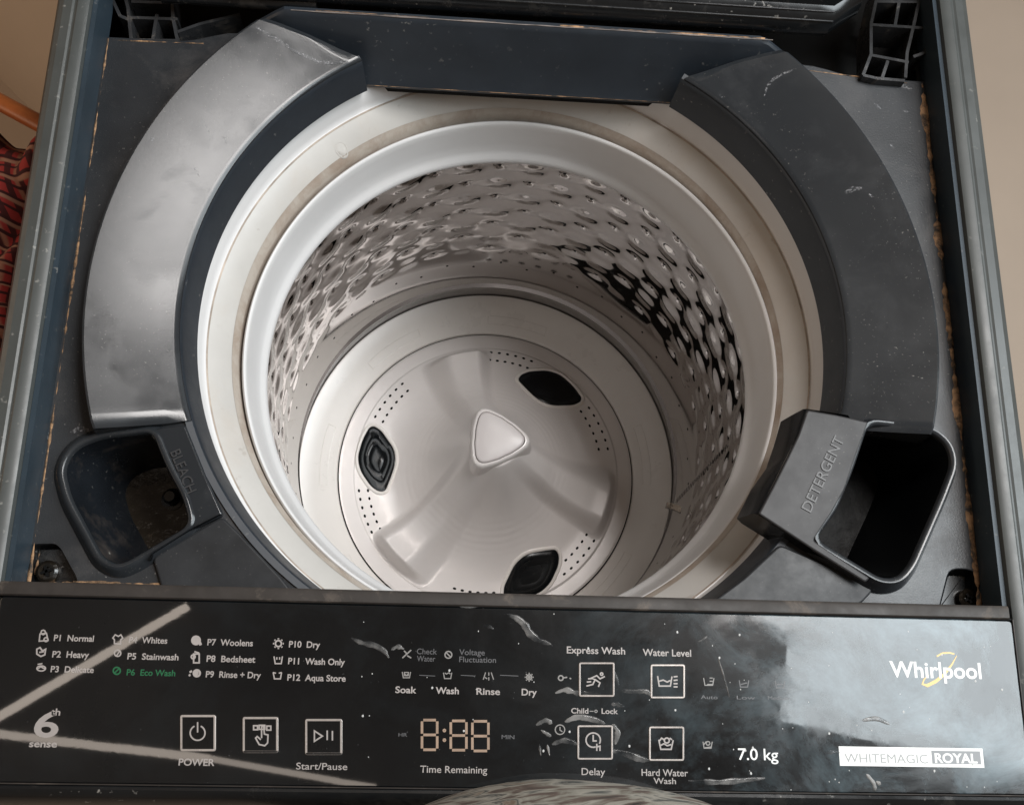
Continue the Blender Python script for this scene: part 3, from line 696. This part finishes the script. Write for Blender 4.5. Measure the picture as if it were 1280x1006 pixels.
# printed text
ZT = ZP + 0.00006
def text(s, u0, u1, vbase, cap, m, bold=0.020, z=ZT, parent=panel, name='lettering', extrude=0.00002, rot=0.0, vb2=None, ital=0.0):
    cu = bpy.data.curves.new('t', 'FONT'); cu.body = s; cu.size = 1.0; cu.offset = bold; cu.shear = ital; cu.extrude = 0.0; cu.resolution_u = 4
    t = bpy.data.objects.new('t', cu); C.objects.link(t); dg = bpy.context.evaluated_depsgraph_get()
    me = bpy.data.meshes.new_from_object(t.evaluated_get(dg)); bpy.data.objects.remove(t); bpy.data.curves.remove(cu); me.name = name
    me.materials.clear()
    xs = [v.co.x for v in me.vertices]; x0, x1 = min(xs), max(xs)
    a = at(u0, vbase, z); b = at(u1, vbase if vb2 is None else vb2, z)
    if vb2 is None: b = a + Vector((b.x - a.x, 0, 0))
    dx = (b - a); wdt = dx.length; ex = dx.normalized(); ey = Vector((-ex.y, ex.x, 0))
    capw = (at(u0, vbase - cap, z) - at(u0, vbase, z)).length
    sx = wdt/(x1 - x0); sy = capw/0.70
    for v in me.vertices:
        p = a + ex*((v.co.x - x0)*sx) + ey*(v.co.y*sy); v.co = (p.x, p.y, z + v.co.z)
    me.update()
    if extrude > 0.0001:
        bm = bmesh.new(); bm.from_mesh(me)
        r = bmesh.ops.extrude_face_region(bm, geom=bm.faces[:]); 
        for v in [g for g in r['geom'] if isinstance(g, bmesh.types.BMVert)]: v.co.z += extrude
        bmesh.ops.recalc_face_normals(bm, faces=bm.faces); bm.to_mesh(me); bm.free()
    return link(name, me, m, parent, False)
def strokes(name, lines, wd, m, parent=panel, z=ZT, hgt=0.0, closedset=()):
    """flat ribbons; coordinates in photograph pixels on the panel plane"""
    V, F = [], []; sc = 1/2395.0
    for li, L in enumerate(lines):
        n = len(L); cl = (abs(L[0][0]-L[-1][0]) + abs(L[0][1]-L[-1][1])) < 0.01
        if cl: L = L[:-1]; n -= 1
        zz = z + li*0.0000012
        P = [Vector(axy(u, v, z)) for u, v in L]; base = len(V)
        for i, p in enumerate(P):
            a = P[i-1] if (i > 0 or cl) else None; b = P[(i+1) % n] if (i < n-1 or cl) else None
            t1 = (p - a).normalized() if a is not None else None; t2 = (b - p).normalized() if b is not None else None
            if t1 is None: t = t2; k = 1
            elif t2 is None: t = t1; k = 1
            else:
                t = (t1 + t2); t = t.normalized() if t.length > 1e-6 else t2; k = 1/max(0.5, t.dot(t2))
            nn = Vector((-t.y, t.x))*wd*sc/2*k
            V.append((p.x + nn.x, p.y + nn.y, zz)); V.append((p.x - nn.x, p.y - nn.y, zz))
        for i in range(n if cl else n - 1):
            j = (i + 1) % n; F.append((base + 2*i, base + 2*i + 1, base + 2*j + 1, base + 2*j))
    me = bpy.data.meshes.new(name); me.from_pydata(V, [], F); me.update()
    if hgt:
        bm = bmesh.new(); bm.from_mesh(me); r = bmesh.ops.extrude_face_region(bm, geom=bm.faces[:])
        for v in [g for g in r['geom'] if isinstance(g, bmesh.types.BMVert)]: v.co.z += hgt
        bmesh.ops.recalc_face_normals(bm, faces=bm.faces); bm.to_mesh(me); bm.free()
    return link(name, me, m, parent, False)
def circ(cx, cy, r, a0=0, a1=360, n=16, ry=None):
    ry = ry or r; L = [(cx + r*cos(radians(a0 + (a1-a0)*i/n)), cy - ry*sin(radians(a0 + (a1-a0)*i/n))) for i in range(n+1)]
    if a1 - a0 == 360: L[-1] = L[0]
    return L
def rect(x0, y0, x1, y1): return [(x0, y0), (x1, y0), (x1, y1), (x0, y1), (x0, y0)]

I = M['ink']; D = M['ink_dim']
text('P1  Normal', 67, 117, 800.5, 7.6, I); text('P2  Heavy', 65, 111, 821, 7.8, I); text('P3  Delicate', 63, 117, 839.5, 7.6, I)
text('P4  Whites', 161, 209, 803, 7.6, I); text('P5  Stainwash', 159, 223, 823.5, 7.8, I); text('P6  Eco Wash', 158, 219, 843.5, 7.6, M['ink_green'])
text('P7  Woolens', 259, 316, 806, 7.8, I); text('P8  Bedsheet', 258, 319, 826.5, 7.8, I); text('P9  Rinse + Dry', 257, 326, 846, 7.8, I)
text('P10  Dry', 361, 400, 808.5, 7.8, I); text('P11  Wash Only', 360, 431, 829.5, 7.8, I); text('P12  Aqua Store', 359, 432, 850, 7.8, I)
text('6', 41, 72, 920, 31, I, 0.02); text('th', 63, 75, 893.5, 8.5, I); text('sense', 36, 71, 933, 8.5, I, 0.025)
text('POWER', 223, 268, 956, 8.5, I); text('Start/Pause', 370, 434, 961, 8.5, I, 0.006)
text('Soak', 494, 520.5, 865.5, 8.2, I, 0.02); text('Wash', 544.5, 573.5, 866.5, 8.2, I, 0.02); text('Rinse', 595.5, 625, 867.5, 8.2, I, 0.02); text('Dry', 652, 671, 868.5, 8.2, I, 0.02)
text('Check', 521, 546, 817, 7.0, D, 0.006); text('Water', 521, 544, 826, 7.0, D, 0.006)
text('Voltage', 574, 606, 818, 7.0, D, 0.006); text('Fluctuation', 574, 620, 827, 7.0, D, 0.006)
text('HR', 498, 509, 920, 4.5, D, 0.01); text('MIN', 627, 643, 923, 5, D, 0.01)
text('Time Remaining', 525, 609, 965, 8.8, I, 0.006)
text('Express Wash', 708.5, 781.5, 816, 8.6, I, 0.014); text('Water Level', 803.5, 864, 819, 8.6, I, 0.014)
text('Child', 714, 735.5, 891, 6.6, I, 0.018); text('Lock', 752, 772.5, 891.5, 6.6, I, 0.018)
text('Delay', 727, 756.5, 968, 8.8, I, 0.006); text('Hard Water', 802, 860, 969, 8.6, I, 0.008); text('Wash', 817, 845, 979, 7.6, I, 0.008)
text('Auto', 876, 897, 873, 4.6, D, 0.004); text('Low', 921, 944, 873.5, 4.6, D, 0.0); text('Medium', 960, 987, 874, 4.6, D, 0.0)
text('7.0 kg', 923, 973, 949, 14.5, M['ink_white'], 0.006)
text('Whirlpool', 1113, 1227, 845.5, 19.5, M['ink_white'], 0.018, z=ZT + 0.00005)
# ring sweeping round the word
strokes('logo_swoosh', [[(1193, 817), (1187, 815.5), (1178, 816), (1171, 820)], ], 2.0, M['gold'])
sw = [(1196, 819, .6), (1190, 830, 1.6), (1181, 842, 2.4), (1170, 851, 3.2), (1159, 856.5, 3.2), (1153, 854.5, 2.2), (1155, 849, 1.4), (1161, 843, .6)]
def ribbon(name, P, m, z=ZT + 0.00002, parent=panel):
    V, F = [], []
    for i, (u, v, wd) in enumerate(P):
        p = Vector(axy(u, v, z)); a = Vector(axy(*P[max(0, i-1)][:2], z)); b = Vector(axy(*P[min(len(P)-1, i+1)][:2], z)); t = (b - a).normalized()
        nn = Vector((-t.y, t.x))*wd/2395/2*1.3; V += [(p.x + nn.x, p.y + nn.y, z), (p.x - nn.x, p.y - nn.y, z)]
    for i in range(len(P)-1): F.append((2*i, 2*i+1, 2*i+3, 2*i+2))
    me = bpy.data.meshes.new(name); me.from_pydata(V, [], F); me.update(); return link(name, me, m, parent, False)
ribbon('logo_swoosh', sw, M['gold'])
# badge
def quad(name, x0, y0, x1, y1, m, z, parent=panel):
    a = at(x0, y1, z); b = at(x1, y0, z); V = [(a.x, a.y, z), (b.x, a.y, z), (b.x, b.y, z), (a.x, b.y, z)]
    me = bpy.data.meshes.new(name); me.from_pydata(V, [], [(0, 1, 2, 3)]); me.update(); return link(name, me, m, parent, False)
quad('badge', 1050, 935.0, 1228, 956.5, M['ink_white'], ZT)
quad('badge_field', 1165.5, 938.5, 1225, 954.0, M['ink_dark'], ZT + 0.00004)
text('WHITEMAGIC', 1056, 1160, 952.2, 11.2, M['ink_grey'], 0.0, z=ZT + 0.00005); text('ROYAL', 1169, 1222, 952.4, 11.4, M['ink_white'], 0.03, z=ZT + 0.00009)

# seven-segment digits
def digit(x0, x1, y0, y1):
    g = 1.6; ym = (y0 + y1)/2; w_ = x1 - x0
    L = [[(x0+g, y0), (x1-g, y0)], [(x0+g, ym), (x1-g, ym)], [(x0+g, y1), (x1-g, y1)], [(x0, y0+g), (x0, ym-g)], [(x0, ym+g), (x0, y1-g)], [(x1, y0+g), (x1, ym-g)], [(x1, ym+g), (x1, y1-g)]]
    strokes('display_digit', L, 3.0, M['segment'])
digit(527.5, 546.5, 899.5, 936.5); digit(563.5, 583, 900.5, 937); digit(590.5, 610.5, 901, 938)
strokes('display_colon', [circ(555.5, 912.5, 1.1, n=8), circ(555.5, 924.5, 1.1, n=8)], 2.2, M['segment'])

# buttons
def button(x0, y0, x1, y1, icon):
    c = [(x0, y0), (x1, y0), (x1, y1), (x0, y1)]; P = fillet([axy(u, v, ZP) for u, v in c], 0.0012, 4)
    b = plate('button', P, [], ZP - 0.002, ZP + 0.0003, 0.0002, M['glass'], wm)
    Q = offset(P, -0.0009)
    plate('button_frame', P, [Q[::-1]], ZP, ZP + 0.00055, 0.00015, M['chrome'], b)
    strokes('icon', icon, 1.7, I, b, ZP + 0.00034)
    return b
cx, cy = 247, 915
button(225.5, 893, 270, 938.5, [circ(247, 915.5, 9.3, 115, 425, 20), [(247, 902), (247, 915)]])
button(303.5, 895.5, 348, 940.5, [rect(317, 906.5, 322, 911.5), rect(333.5, 907, 338.5, 912), rect(324, 906, 331, 911), [(327, 922), (327, 908), (329.5, 907), (330.5, 917), (335, 918), (334.5, 928), (331, 931.5), (324, 930), (319.5, 922), (321.5, 920), (326, 924)]])
button(381.5, 898, 428, 943, [[(393, 913), (393, 926), (403, 919.5), (393, 913)], [(409, 912.5), (409, 924.5)], [(415.5, 913), (415.5, 925)]])
button(723.5, 827.5, 768, 870.5, [[(733, 857), (741, 855), (744, 849), (739, 847), (746, 844), (750, 848), (756, 845)], [(744, 849), (750, 853), (748, 858)], circ(752, 842, 1.6, n=8), [(735, 848), (741, 847.5)], [(733.5, 852), (739, 851.5)]])
button(813, 830, 856, 872.5, [[(822, 844.5), (824, 857), (838, 857), (840, 845)], [(824, 851), (829, 849.5), (834, 852), (838, 850)], [(842, 845.5), (847, 845)], [(842, 850), (847, 849.5)], [(842, 854), (847, 854)], [(842, 858), (847, 858)]])
button(721.5, 906, 766, 949, [circ(741.5, 924.5, 9.0, -30, 290, 20), [(741.5, 918), (741.5, 925.5), (746, 925.5)], [(746, 929), (746, 938)], [(746, 933), (750, 932), (750, 938)]])
button(811, 907.5, 855, 950.5, [[(823.5, 924), (826, 936), (839, 936), (841.5, 924.5)], [(826, 931), (830, 929), (834, 931.5), (839, 930)], circ(833.5, 925, 3.2, n=10), [(824, 926), (827, 922), (830, 924)], [(837, 922), (840, 924)]])
# programme icons
strokes('icon', [[(50, 792), (58, 791), (60, 800), (49, 801), (50, 792)], circ(54, 790, 2.8, n=8), circ(57.5, 799, 2.6, n=8)], 1.6, I)
strokes('icon', [[(46, 811), (50, 809), (53, 813), (57, 811), (56, 818), (51, 820), (46, 817), (46, 811)], [(49, 815), (55, 814)]], 1.8, I)
strokes('icon', [circ(51.5, 835, 5.5, ry=3.2), [(46, 836), (51, 833), (57, 836)], [(47, 830), (53, 829)]], 1.5, I)
strokes('icon', [[(141, 797), (144, 793), (148, 795), (151, 793), (153.5, 797), (151, 799), (151, 804.5), (143, 804), (143, 799), (141, 797)]], 1.6, I)
strokes('icon', [circ(147, 816, 4), [(145, 820), (150, 813)]], 1.6, I); strokes('icon', [circ(146, 838, 4.4), [(143, 841), (149, 835)]], 1.8, M['ink_green'])
strokes('icon', [circ(245, 800, 4.5), circ(245, 800, 2, n=10), [(249, 801), (251, 806)]], 3.2, I)
strokes('icon', [rect(242, 817, 249, 828), circ(241.5, 820.5, 2.5, n=8), [(243, 814), (249, 816)]], 1.8, I)
strokes('icon', [circ(246, 841, 4), circ(245.5, 841, 1.5, n=8), [(238, 844), (236, 843)], [(237, 840), (240, 838)]], 2.4, I)
strokes('icon', [circ(348, 804, 3.8)] + [[(348 + 5.4*cos(k*pi/4), 804 + 5.4*sin(k*pi/4)), (348 + 6.8*cos(k*pi/4), 804 + 6.8*sin(k*pi/4))] for k in range(8)], 1.9, I)
strokes('icon', [[(342.5, 820), (344, 829), (351.5, 829), (353, 820)], [(346, 821), (346, 824)], [(349.5, 821), (349.5, 824)]], 1.5, I)
strokes('icon', [[(341.5, 840), (343, 848), (350.5, 848), (352, 840)], [(341, 840), (345, 841)], [(352, 840), (348.5, 841)]], 1.5, I)
def tubi(x, y, s, extra, m=D, wd=1.2): strokes('icon', [[(x - s, y - s*0.7), (x - s*0.75, y + s*0.7), (x + s*0.75, y + s*0.7), (x + s, y - s*0.7)]] + extra, wd, m)
DM = mat('dim_print', (0.22, 0.21, 0.20), 0.4)
tubi(508, 843, 5.2, [[(505, 841), (508, 844), (511, 841)], rect(505.5, 840, 510.5, 844)], DM); tubi(559.5, 844, 5.2, [[(556, 840.5), (558, 842), (561, 840.5), (563, 842)]], DM)
strokes('icon', [[(607, 840), (604, 849)], [(611, 840), (611, 844)], [(611, 846), (611, 850)], [(614, 840), (617, 849)], [(606, 846), (609, 848)]], 1.2, DM)
strokes('icon', [circ(661.5, 846, 3.2), circ(661.5, 846, 1.2, n=8)] + [[(661.5 + 4.4*cos(k*pi/4), 846 + 4.4*sin(k*pi/4)), (661.5 + 5.6*cos(k*pi/4), 846 + 5.6*sin(k*pi/4))] for k in range(8)], 1.5, DM)
for a, b in ((524, 544), (576, 594), (625, 648)): strokes('step_line', [[(a, 843.5), (b, 844.5)]], 0.8, D)
strokes('icon', [[(503, 822), (514, 812)], [(505, 813), (509, 817)], [(509, 819), (514, 822)]], 1.6, DM); strokes('icon', [circ(560.5, 818, 4.3), [(557.5, 815), (563.5, 821)]], 1.5, DM)
strokes('icon', [[(737, 888.5), (742, 888.5)], circ(745, 888.5, 1.6, n=8)], 1.0, DM)
strokes('icon', [circ(700, 911.5, 6), [(700, 908), (700, 912), (703, 914)]], 1.3, DM); strokes('icon', [circ(701, 847, 3), [(703, 847), (709, 846)], [(712, 847), (714, 848)]], 1.6, DM)
tubi(886, 851.5, 6.5, [[(887, 847), (891, 847)], [(887, 851), (891, 851)], [(884, 855), (891, 855)]], DM); tubi(930, 854, 6.0, [[(926, 855), (934, 853)]], D); tubi(975, 855, 6.0, [[(971, 855), (979, 855)]], D)
tubi(884.5, 930.5, 5.8, [circ(885, 928.5, 2.4, n=8), [(880, 930), (883, 926)], [(881, 934), (889, 933)]], DM)

# ---- wrinkles and blisters of the protective film
def blister(P, wd, h=0.0005):
    Q = [Vector(axy(u, v, ZP)) for u, v in P]
    # resample with catmull-rom
    pts = []
    for i in range(len(Q)-1):
        p0, p1, p2, p3 = Q[max(0, i-1)], Q[i], Q[i+1], Q[min(len(Q)-1, i+2)]
        for k in range(6):
            t = k/6; pts.append(0.5*((2*p1) + (p2-p0)*t + (2*p0-5*p1+4*p2-p3)*t*t + (-p0+3*p1-3*p2+p3)*t**3))
    pts.append(Q[-1]); n = len(pts); R = []
    for i, p in enumerate(pts):
        t = (pts[min(n-1, i+1)] - pts[max(0, i-1)]).normalized(); nn = Vector((-t.y, t.x)); s = i/(n-1)
        ww = wd/2395/2*(sin(pi*min(max(s, 0.02), 0.98))**0.55)*(0.75 + 0.5*noise.noise((i*0.35, P[0][0], P[0][1])))
        R.append([(p.x + nn.x*a*ww, p.y + nn.y*a*ww, ZP + 0.0003 - 0.00028 + h*b*(0.4 + ww*2395/wd)) for a, b in ((-1, 0), (-0.75, 0.62), (-0.3, 1), (0.15, 0.55), (0.5, 0.9), (0.85, 0.4), (1, 0))])
    return rings('film_blister', R, M['blister'], panel, False, False, False, 80)
for P, wd in (([(439, 797), (452, 803), (467, 806), (480, 813), (486, 822)], 9), ([(489, 812), (497, 808), (505, 811)], 7), ([(630, 767), (645, 772), (656, 781), (662, 791), (674, 800), (689, 805)], 12), ([(603, 782), (610, 782), (617, 786)], 6),
              ([(574, 757.5), (598, 758)], 5), ([(694, 866), (707, 862), (722, 866), (737, 866), (765, 864)], 9), ([(768, 861), (790, 864), (808, 864), (816, 872)], 8), ([(706, 902), (722, 896), (742, 899), (756, 904)], 10), ([(764, 938), (784, 942), (800, 948), (813, 950)], 11),
              ([(690, 930), (706, 925), (722, 930)], 9), ([(670, 906), (682, 900), (690, 904)], 8), ([(676, 912), (684, 917), (689, 920)], 6), ([(674, 930), (676, 944)], 4), ([(684, 930), (687, 944)], 4), ([(764, 880), (772, 880), (780, 883)], 8),
              ([(860, 975), (895, 977), (925, 975), (956, 972)], 9), ([(1078, 900), (1096, 898), (1112, 905)], 8), ([(1083, 967), (1092, 978), (1094, 988)], 7), ([(1095, 976), (1101, 980)], 6),
              ([(1030, 941), (1042, 939), (1050, 940)], 6), ([(872, 802), (880, 798), (884, 795)], 4), ([(897, 820), (905, 845), (912, 872)], 3), ([(765, 905), (772, 914), (769, 930)], 9), ([(766, 835), (771, 850), (772, 862)], 6)):
    blister(P, wd)
# droplets and specks of dried water
V, F = [], []
for k in range(75):
    if k < 50: u, v = random.uniform(860, 1255), random.uniform(775, 990)
    else: u, v = random.uniform(440, 860), random.uniform(765, 960)
    r = random.choice((0.7, 0.8, 0.9, 1.7))/2395*0.75; x, y = axy(u, v, ZP); b = len(V)
    V.append((x, y, ZP + r*0.35))
    for i in range(7): V.append((x + r*cos(i*2*pi/7), y + r*(1 + random.random()*0.6)*sin(i*2*pi/7), ZP + 0.00001))
    for i in range(7): F.append((b, b + 1 + i, b + 1 + (i+1) % 7))
tag(pymesh('dried_droplet', V, F, mat('dried_water', (0.45, 0.45, 0.44), 0.5), panel, True, 80), kind='stuff')

# ---- embossed words
text('BLEACH', 214, 229, 569, 13, M['emboss'], 0.0, z=0.0044, parent=bs, extrude=0.0007, vb2=619) if False else None
def vtext(s, p0, p1, cap, z, parent, ex, flip=False):
    a = at(*p0, z); b = at(*p1, z)
    cu = bpy.data.curves.new('t', 'FONT'); cu.body = s; cu.size = 1; cu.resolution_u = 4
    t = bpy.data.objects.new('t', cu); C.objects.link(t); dg = bpy.context.evaluated_depsgraph_get()
    me = bpy.data.meshes.new_from_object(t.evaluated_get(dg)); bpy.data.objects.remove(t); bpy.data.curves.remove(cu); me.materials.clear()
    xs = [v.co.x for v in me.vertices]; x0, x1 = min(xs), max(xs); e = (b - a); wdt = e.length; e.normalize(); n = Vector((-e.y, e.x, 0)); c = cap/2300
    for v in me.vertices:
        p = a + e*((v.co.x - x0)/(x1 - x0)*wdt) + n*(v.co.y/0.70*c); v.co = (p.x, p.y, z)
    bm = bmesh.new(); bm.from_mesh(me); r = bmesh.ops.extrude_face_region(bm, geom=bm.faces[:])
    for v in [g for g in r['geom'] if isinstance(g, bmesh.types.BMVert)]: v.co.z += ex
    bmesh.ops.recalc_face_normals(bm, faces=bm.faces); bm.to_mesh(me); bm.free(); me.name = 'embossed_word'
    return link('embossed_word', me, M['emboss'], parent, False)
vtext('BLEACH', (213, 566), (234, 618), 13, 0.0042, bs, 0.0009)
vtext('DETERGENT', (1013, 641), (1055, 550), 14, 0.0117, ds, 0.0007)

# ---- scuffs and scratches on the deck
def scuff(P, wd, zf, parent=None):
    Q = []
    for u, v in P:
        z = 0.01
        for _ in range(6): p = at(u, v, z); z = zf(hypot(p.x, p.y))
        Q.append(Vector((p.x, p.y, z + 0.00012)))
    V, F = [], []; n = len(Q); pts = []
    for i in range(n - 1):
        for k in range(8): pts.append(Q[i].lerp(Q[i+1], k/8))
    pts.append(Q[-1]); n = len(pts)
    for i, p in enumerate(pts):
        t = (pts[min(n-1, i+1)] - pts[max(0, i-1)]).normalized(); nn = Vector((-t.y, t.x, 0)); w_ = wd/2300/2*sin(pi*(0.03 + 0.94*i/(n-1)))**0.6*(0.8 + 0.6*noise.noise((i*0.5, P[0][0], 0)))
        V += [tuple(p + nn*w_), tuple(p - nn*w_)]
    for i in range(n - 1): F.append((2*i, 2*i+1, 2*i+3, 2*i+2))
    me = bpy.data.meshes.new('scuff_mark'); me.from_pydata(V, [], F); me.update(); return link('scuff_mark', me, M['scuff'], wm, False)
def arm_z(r):
    T = [(0.1966, 0.0025), (0.207, 0.0060), (0.222, 0.0112), (0.236, 0.0160), (0.2426, 0.0182)]
    for (a, za), (b, zb) in zip(T, T[1:]):
        if r <= b: return za + (zb - za)*(r - a)/(b - a)
    return 0.0182
m = bpy.data.materials.new('scuff'); m.use_nodes = True; N, L = nt(m); b = N['Principled BSDF']; b.inputs['Base Color'].default_value = (0.32, 0.32, 0.33, 1); b.inputs['Roughness'].default_value = 0.7
tc = N.new('ShaderNodeTexCoord'); n = N.new('ShaderNodeTexNoise'); n.inputs['Scale'].default_value = 700; n.inputs['Detail'].default_value = 4; L.new(tc.outputs['Object'], n.inputs['Vector'])
mp = N.new('ShaderNodeMapRange'); mp.inputs[1].default_value = 0.42; mp.inputs[2].default_value = 0.66; mp.inputs[3].default_value = 0.0; mp.inputs[4].default_value = 0.6; L.new(n.outputs['Fac'], mp.inputs[0]); L.new(mp.outputs[0], b.inputs['Alpha'])
M['scuff'] = m
for P, wd in (([(955, 121), (959, 108), (967, 99), (980, 92), (996, 86)], 5), ([(1056, 241), (1067, 236), (1078, 235)], 11), ([(1086, 243), (1093, 246)], 7), ([(900, 119), (903, 122)], 5),
              ([(243, 210), (250, 222)], 3), ([(252, 145), (262, 168)], 2), ([(360, 60), (400, 78), (436, 78)], 9), ([(320, 34), (345, 48), (362, 60)], 10), ([(188, 172), (192, 176)], 9), ([(278, 170), (284, 180)], 3)):
    scuff(P, wd, arm_z)
for P, wd in (([(1093, 130), (1101, 137)], 5), ([(1128, 138), (1136, 141)], 4), ([(1112, 180), (1118, 186)], 3), ([(1120, 104), (1140, 112)], 8), ([(88, 540), (100, 536), (112, 538)], 9), ([(1155, 300), (1158, 302)], 3), ([(58, 545), (62, 549)], 5)):
    scuff(P, wd, lambda r: 0.0)
# ================================================================== things around it
# red plaid cloth and the wooden pole it hangs on
pole = tube('wooden_pole', [at(-90, 83, -0.10), at(0, 128, -0.10), at(52, 156, -0.10), at(180, 222, -0.10)], 0.0062, M['wood'], None, 16)
tag(pole, 'orange varnished wooden pole behind the red plaid cloth', 'pole')
def cloth():
    NU, NV = 90, 160; V = []; F = []; uv = []
    for j in range(NV + 1):
        t = j/NV; y = 0.176 - t*0.26
        for i in range(NU + 1):
            s = i/NU; x = -0.52 + s*0.212
            e = 0.0
            z = -0.13 - 0.05*t + 0.010*sin(s*22 + 2.2*sin(t*7) + t*9) + 0.006*sin(s*51 + t*14 + 1.5*sin(t*20)) + 0.012*noise.noise((x*14, y*14, 2.0)) + 0.005*noise.noise((x*50, y*50, 1))
            z -= 0.10*smooth((0.06 - t)/0.06)*0.2
            V.append((x + 0.004*noise.noise((x*20, y*20, 7)), y + 0.012*noise.noise((s*6, 0, 3)) + 0.02*(1 - s), z)); uv.append((s*1.1 + 0.02*sin(t*15), t*1.4 + 0.03*sin(s*12)))
    for j in range(NV):
        for i in range(NU): F.append((j*(NU+1) + i, j*(NU+1) + i + 1, (j+1)*(NU+1) + i + 1, (j+1)*(NU+1) + i))
    me = bpy.data.meshes.new('plaid_cloth'); me.from_pydata(V, [], F); me.update(); ul = me.uv_layers.new(name='UVMap')
    for l in me.loops: ul.data[l.index].uv = uv[l.vertex_index]
    o = link('plaid_cloth', me, M['plaid'], None, True, 180); sm = o.modifiers.new('thickness', 'SOLIDIFY'); sm.thickness = 0.002; return o
tag(cloth(), 'red plaid striped cotton cloth hanging in folds left of the washing machine', 'cloth')

# patterned garment in front of the machine
def garment():
    cx, cy, cz = 0.026, -0.402, 0.06; rx, ry, rz = 0.20, 0.1480, 0.22; V = []; F = []; NU, NV = 120, 90
    for j in range(NV + 1):
        ph = -pi/2 + pi*(0.02 + 0.96*j/NV)
        for i in range(NU):
            a = 2*pi*i/NU; k = 1 + 0.016*noise.noise((cos(a)*4, sin(a)*4, ph*3)) + 0.010*sin(a*9 + 3*sin(ph*3))*abs(cos(ph))
            V.append((cx + rx*k*cos(ph)*cos(a), cy + ry*k*cos(ph)*sin(a), cz + rz*k*sin(ph)))
    for j in range(NV):
        for i in range(NU): q = (i+1) % NU; F.append((j*NU + i, j*NU + q, (j+1)*NU + q, (j+1)*NU + i))
    F.append(tuple(range(NU))); F.append(tuple(NV*NU + i for i in range(NU)))
    return pymesh('patterned_cloth', V, F, M['marble'], None, True, 80)
tag(garment(), 'grey and rust marbled cloth bulging over the front edge of the machine', 'cloth')

# floor and wall corner seen past the machine
V, F = [], []
N_ = 12
for j in range(N_ + 1):
    for i in range(N_ + 1): V.append((-5 + 10*i/N_, -5 + 10*j/N_, -0.955))
for j in range(N_):
    for i in range(N_): F.append((j*13 + i, j*13 + i + 1, (j+1)*13 + i + 1, (j+1)*13 + i))
tag(pymesh('floor', V, F, M['floor'], None, False), 'plain beige floor under the washing machine', kind='structure')
a = Vector((-0.7442, 0.7214)); b = Vector((-0.6722, 0.6554)); d = (b - a).normalized(); n = Vector((0.68, 0.73))
p0 = a - d*3.0; p1 = b + d*0.42; p2 = p1 + Vector((0.5, 0.03)); 
V = []; F = []
for p in (p0, p1, p2, p2 + Vector((0, 0.2)), p1 + Vector((0.05, 0.2)), p0 + n*0.2): V += [(p.x, p.y, -0.955), (p.x, p.y, 1.6)]
for i in range(6): j = (i+1) % 6; F.append((2*i, 2*j, 2*j+1, 2*i+1))
F.append((1, 3, 5, 7, 9, 11))
tag(pymesh('wall', V, F, M['wallp'], None, False), 'tan painted wall behind the washing machine', kind='structure')
